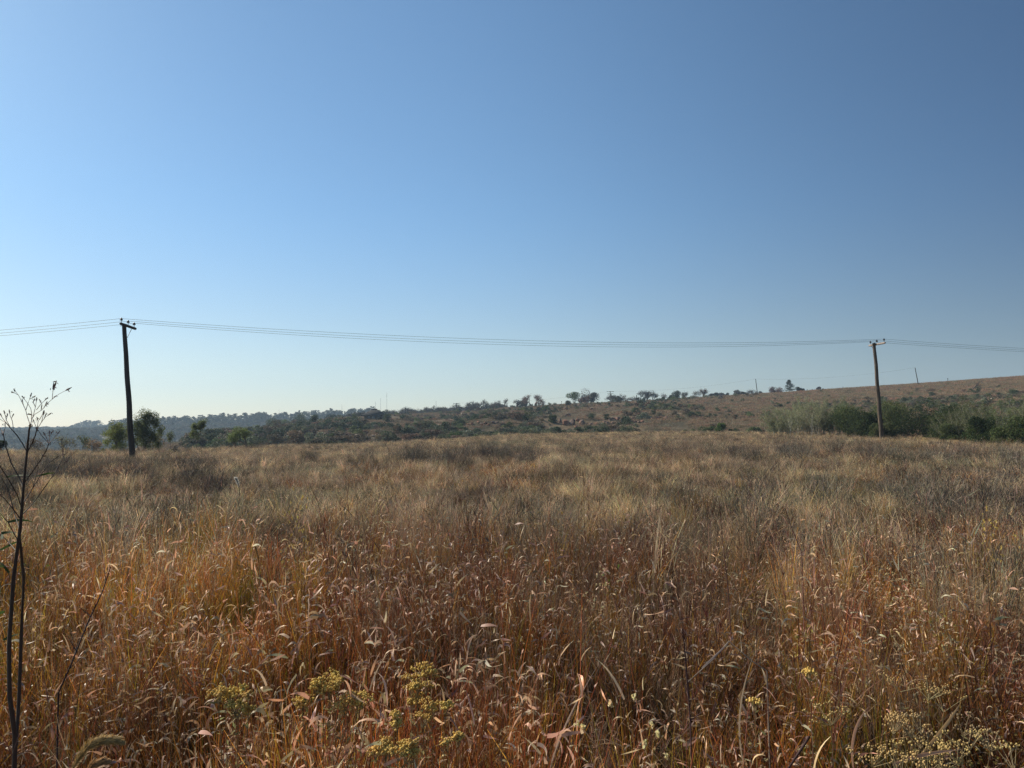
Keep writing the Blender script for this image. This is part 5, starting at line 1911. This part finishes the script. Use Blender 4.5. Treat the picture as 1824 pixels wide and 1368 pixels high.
def flower_plant(x, y, wpx, hpx, r, label, group='yellow everlasting flowers', col=(0.80, 0.53, 0.15), heads=9, fs=1.0):
    """bushy herb topped by domed clusters of tiny yellow flower heads"""
    rng = np.random.RandomState(x + y)
    c = P_(x, y, r)
    root = Vector((c.x, c.y + 0.03, float(height(c.x, c.y)) - 0.01))
    e = empty('yellow_flower', root, label, 'flower', group)
    wd, ht = px2m(wpx, r), px2m(hpx, r)
    g, gf, gl = Geo(), Geo(), Geo()
    topz = c.z - root.z
    for k_ in range(heads):
        gf = Geo()
        cx, cy = rng.uniform(-.5, .5) * wd * 0.85, rng.uniform(-.4, .4) * wd * 0.6
        hc = Vector((cx, cy, topz - ht * 0.3 + rng.uniform(-.5, .5) * ht * 0.8 + 0.02))
        m = Vector((cx * 0.35, cy * 0.35, topz * 0.5))
        tube(g, [Vector((rng.normal(0, .01), rng.normal(0, .01), 0)), m, hc - Vector((0, 0, 0.03))], [0.0012, 0.0011, 0.0009], (0.36, 0.27, 0.14), 5)
        hr = wd / math.sqrt(heads) * rng.uniform(0.35, 0.65)
        for b in range(int(rng.randint(5, 13))):
            a, u = rng.uniform(0, 2 * PI), math.sqrt(rng.rand())
            tip = hc + Vector((math.cos(a) * u * hr, math.sin(a) * u * hr, (1 - u * u) * hr * 0.5 + rng.normal(0, .003)))
            tube(g, [hc - Vector((0, 0, 0.03)), tip], [0.0008, 0.0006], (0.32, 0.25, 0.13), 4, cap=False)
            for q in range(7):
                pc = tip + Vector(rng.normal(size=3) * [0.006, 0.006, 0.0035])
                rr = rng.uniform(0.0020, 0.0046) * fs
                cc = np.array(col) * rng.uniform(0.75, 1.2)
                lathe(gf, pc, [(0.0006, -rr), (rr, -rr * 0.2), (rr * 0.9, rr * 0.5), (rr * 0.3, rr * 0.9), (0.0002, rr * 0.95)], np.clip(cc, 0, .9), 6)
        new_obj('flower_head', gf.mesh('flower_head', True), M_FLOWER, e)
        n_ = 14
        f = rng.rand(n_)[:, None]
        cen = np.array(tuple(m)) * (1 - f) + np.array(tuple(hc)) * f + rng.normal(size=(n_, 3)) * 0.012
        leafquads(gl, cen, 0.022, (0.30, 0.25, 0.11), rng, 4, 0.3)
    new_obj('stem', g.mesh('stem'), M_TWIG, e)
    new_obj('leaves', gl.mesh('leaves'), M_LEAF, e)


for x, y, wp, hp, r, lab, hd in (
        (412, 1258, 84, 42, 2.25, 'broad yellow flower cluster farthest left in the foreground', 10),
        (569, 1230, 74, 52, 2.3, 'domed bright yellow flower cluster second from the left', 10),
        (625, 1258, 70, 44, 2.25, 'loose yellow cluster just right of the domed one', 6),
        (752, 1204, 58, 30, 2.45, 'small yellow cluster highest up in the centre left', 5),
        (738, 1240, 44, 42, 2.35, 'upright yellow cluster directly below the highest one', 6),
        (702, 1300, 26, 28, 2.15, 'single small yellow tuft left of centre near the bottom', 2),
        (684, 1338, 40, 34, 2.05, 'yellow cluster at the bottom edge, left of a pair', 4),
        (724, 1346, 60, 40, 2.02, 'yellow cluster at the bottom edge, right of a pair', 6),
        (772, 1272, 50, 34, 2.2, 'faded thin yellow cluster in the centre left', 4),
        (804, 1335, 28, 22, 2.08, 'little yellow cluster right of the bottom pair', 3),
        (1455, 1213, 20, 12, 2.5, 'small yellow tuft alone on the right side', 1),
        (1352, 1258, 20, 14, 2.3, 'tiny yellow tuft left of the green leaves', 1)):
    flower_plant(x, y, wp, hp, r, lab, heads=hd)
for x, y, wp, hp, r, lab, hd in (
        (1640, 1240, 110, 50, 2.4, 'faded straw-yellow seed heads at the top of the corner weeds', 8),
        (1690, 1290, 130, 60, 2.25, 'dense faded yellow seed heads in the right corner', 12),
        (1600, 1310, 110, 60, 2.15, 'faded yellow seed heads left in the corner weeds', 9),
        (1740, 1350, 130, 50, 2.05, 'faded yellow seed heads in the very bottom right corner', 12),
        (1640, 1356, 120, 40, 2.0, 'faded yellow seed heads at the bottom edge right', 10),
        (1500, 1290, 70, 50, 2.25, 'thin faded seed heads left of the corner weeds', 4)):
    flower_plant(x, y, wp, hp, r, lab, 'faded seed-head weeds in the right corner', (0.40, 0.29, 0.15) if x % 20 else (0.58, 0.40, 0.16), max(1, int(hd * 0.4)), 0.7)


def plume(pts, r, label, rad=0.011, col=(0.55, 0.36, 0.16), name='grass_plume'):
    """furry grass seed head on its stalk"""
    rng = np.random.RandomState(int(pts[0][0] + 3))
    q = [P_(x, y, r) for x, y in pts]
    root = Vector((q[0].x, q[0].y, float(height(q[0].x, q[0].y)) - 0.01))
    e = empty(name, root, label, 'seed head')
    g = Geo()
    v = [p - root for p in q]
    tube(g, [Vector((0, 0, 0)), v[0], v[1]], [.003, .0025, .002], (0.35, 0.24, 0.12), 6)
    new_obj('stem', g.mesh('stem'), M_TWIG, e)
    g = Geo()
    n = len(v)
    tube(g, v, [rad * 0.35 * math.sin(PI * min(1, max(.12, (i + .4) / n))) for i in range(n)], (0.4, 0.26, 0.12), 6)
    m = 1500
    t = rng.rand(m) * (n - 1)
    i = np.minimum(t.astype(int), n - 2)
    V = np.array([tuple(a) for a in v])
    p = V[i] * (1 - (t - i))[:, None] + V[i + 1] * (t - i)[:, None]
    dirs = V[i + 1] - V[i]
    dirs /= np.linalg.norm(dirs, axis=1)[:, None]
    prof = np.sin(PI * np.clip(0.08 + t / (n - 1) * 0.86, 0, 1)) ** 0.6
    o = rng.normal(size=(m, 3))
    o /= np.linalg.norm(o, axis=1)[:, None]
    tip = p + o * (rad * prof)[:, None] + dirs * (rad * 1.2 * prof)[:, None]
    sd = np.cross(dirs, o)
    sd /= np.linalg.norm(sd, axis=1)[:, None] + 1e-9
    w_ = 0.0011
    VV = np.stack([p - sd * w_, p + sd * w_, tip + sd * w_ * .3, tip - sd * w_ * .3], 1).reshape(-1, 3)
    C = np.repeat(np.array(col)[None, :] * rng.uniform(0.7, 1.35, (m, 1)), 4, 0)
    g.add(VV, (np.arange(m) * 4)[:, None] + np.arange(4)[None, :], C)
    new_obj('seed_head', g.mesh('seed_head'), M_SEED, e)


plume([(128, 1372), (140, 1352), (152, 1335), (168, 1325), (186, 1320), (204, 1319), (216, 1323)], 1.75, 'furry tan arching seed head at the bottom left corner', 0.013)
plume([(150, 1385), (162, 1366), (178, 1358), (192, 1357)], 1.75, 'short furry seed head under the arching one at the bottom left', 0.009)
plume([(462, 1010), (460, 995), (457, 982), (453, 970)], 4.8, 'golden upright seed head in the left middle of the grass', 0.013, (0.6, 0.38, 0.15))
plume([(426, 868), (424, 862), (422, 856), (420, 853)], 10.5, 'whitish fluffy seed head far back on the left', 0.03, (0.75, 0.72, 0.65))

# ------------------------------------------------------------------ haze: one closed box of thin air
def haze():
    m, t, out = mat_new('thin_haze')
    pv = N(t, 'ShaderNodeVolumePrincipled')
    pv.inputs['Density'].default_value = 0.00038
    pv.inputs['Color'].default_value = (0.62, 0.82, 1.0, 1)
    pv.inputs['Anisotropy'].default_value = 0.2
    t.links.new(pv.outputs[0], out.inputs['Volume'])
    g = Geo()
    zlo = float(min(v.co.z for v in bpy.data.meshes['ground'].vertices)) - 1.0
    box(g, (0, 0, (zlo + 100) / 2), (3420, 3420, 100 - zlo), (1, 1, 1))
    tag(new_obj('haze', g.mesh('haze'), m), 'thin bluish air over the whole landscape', None, None, 'stuff')


haze()
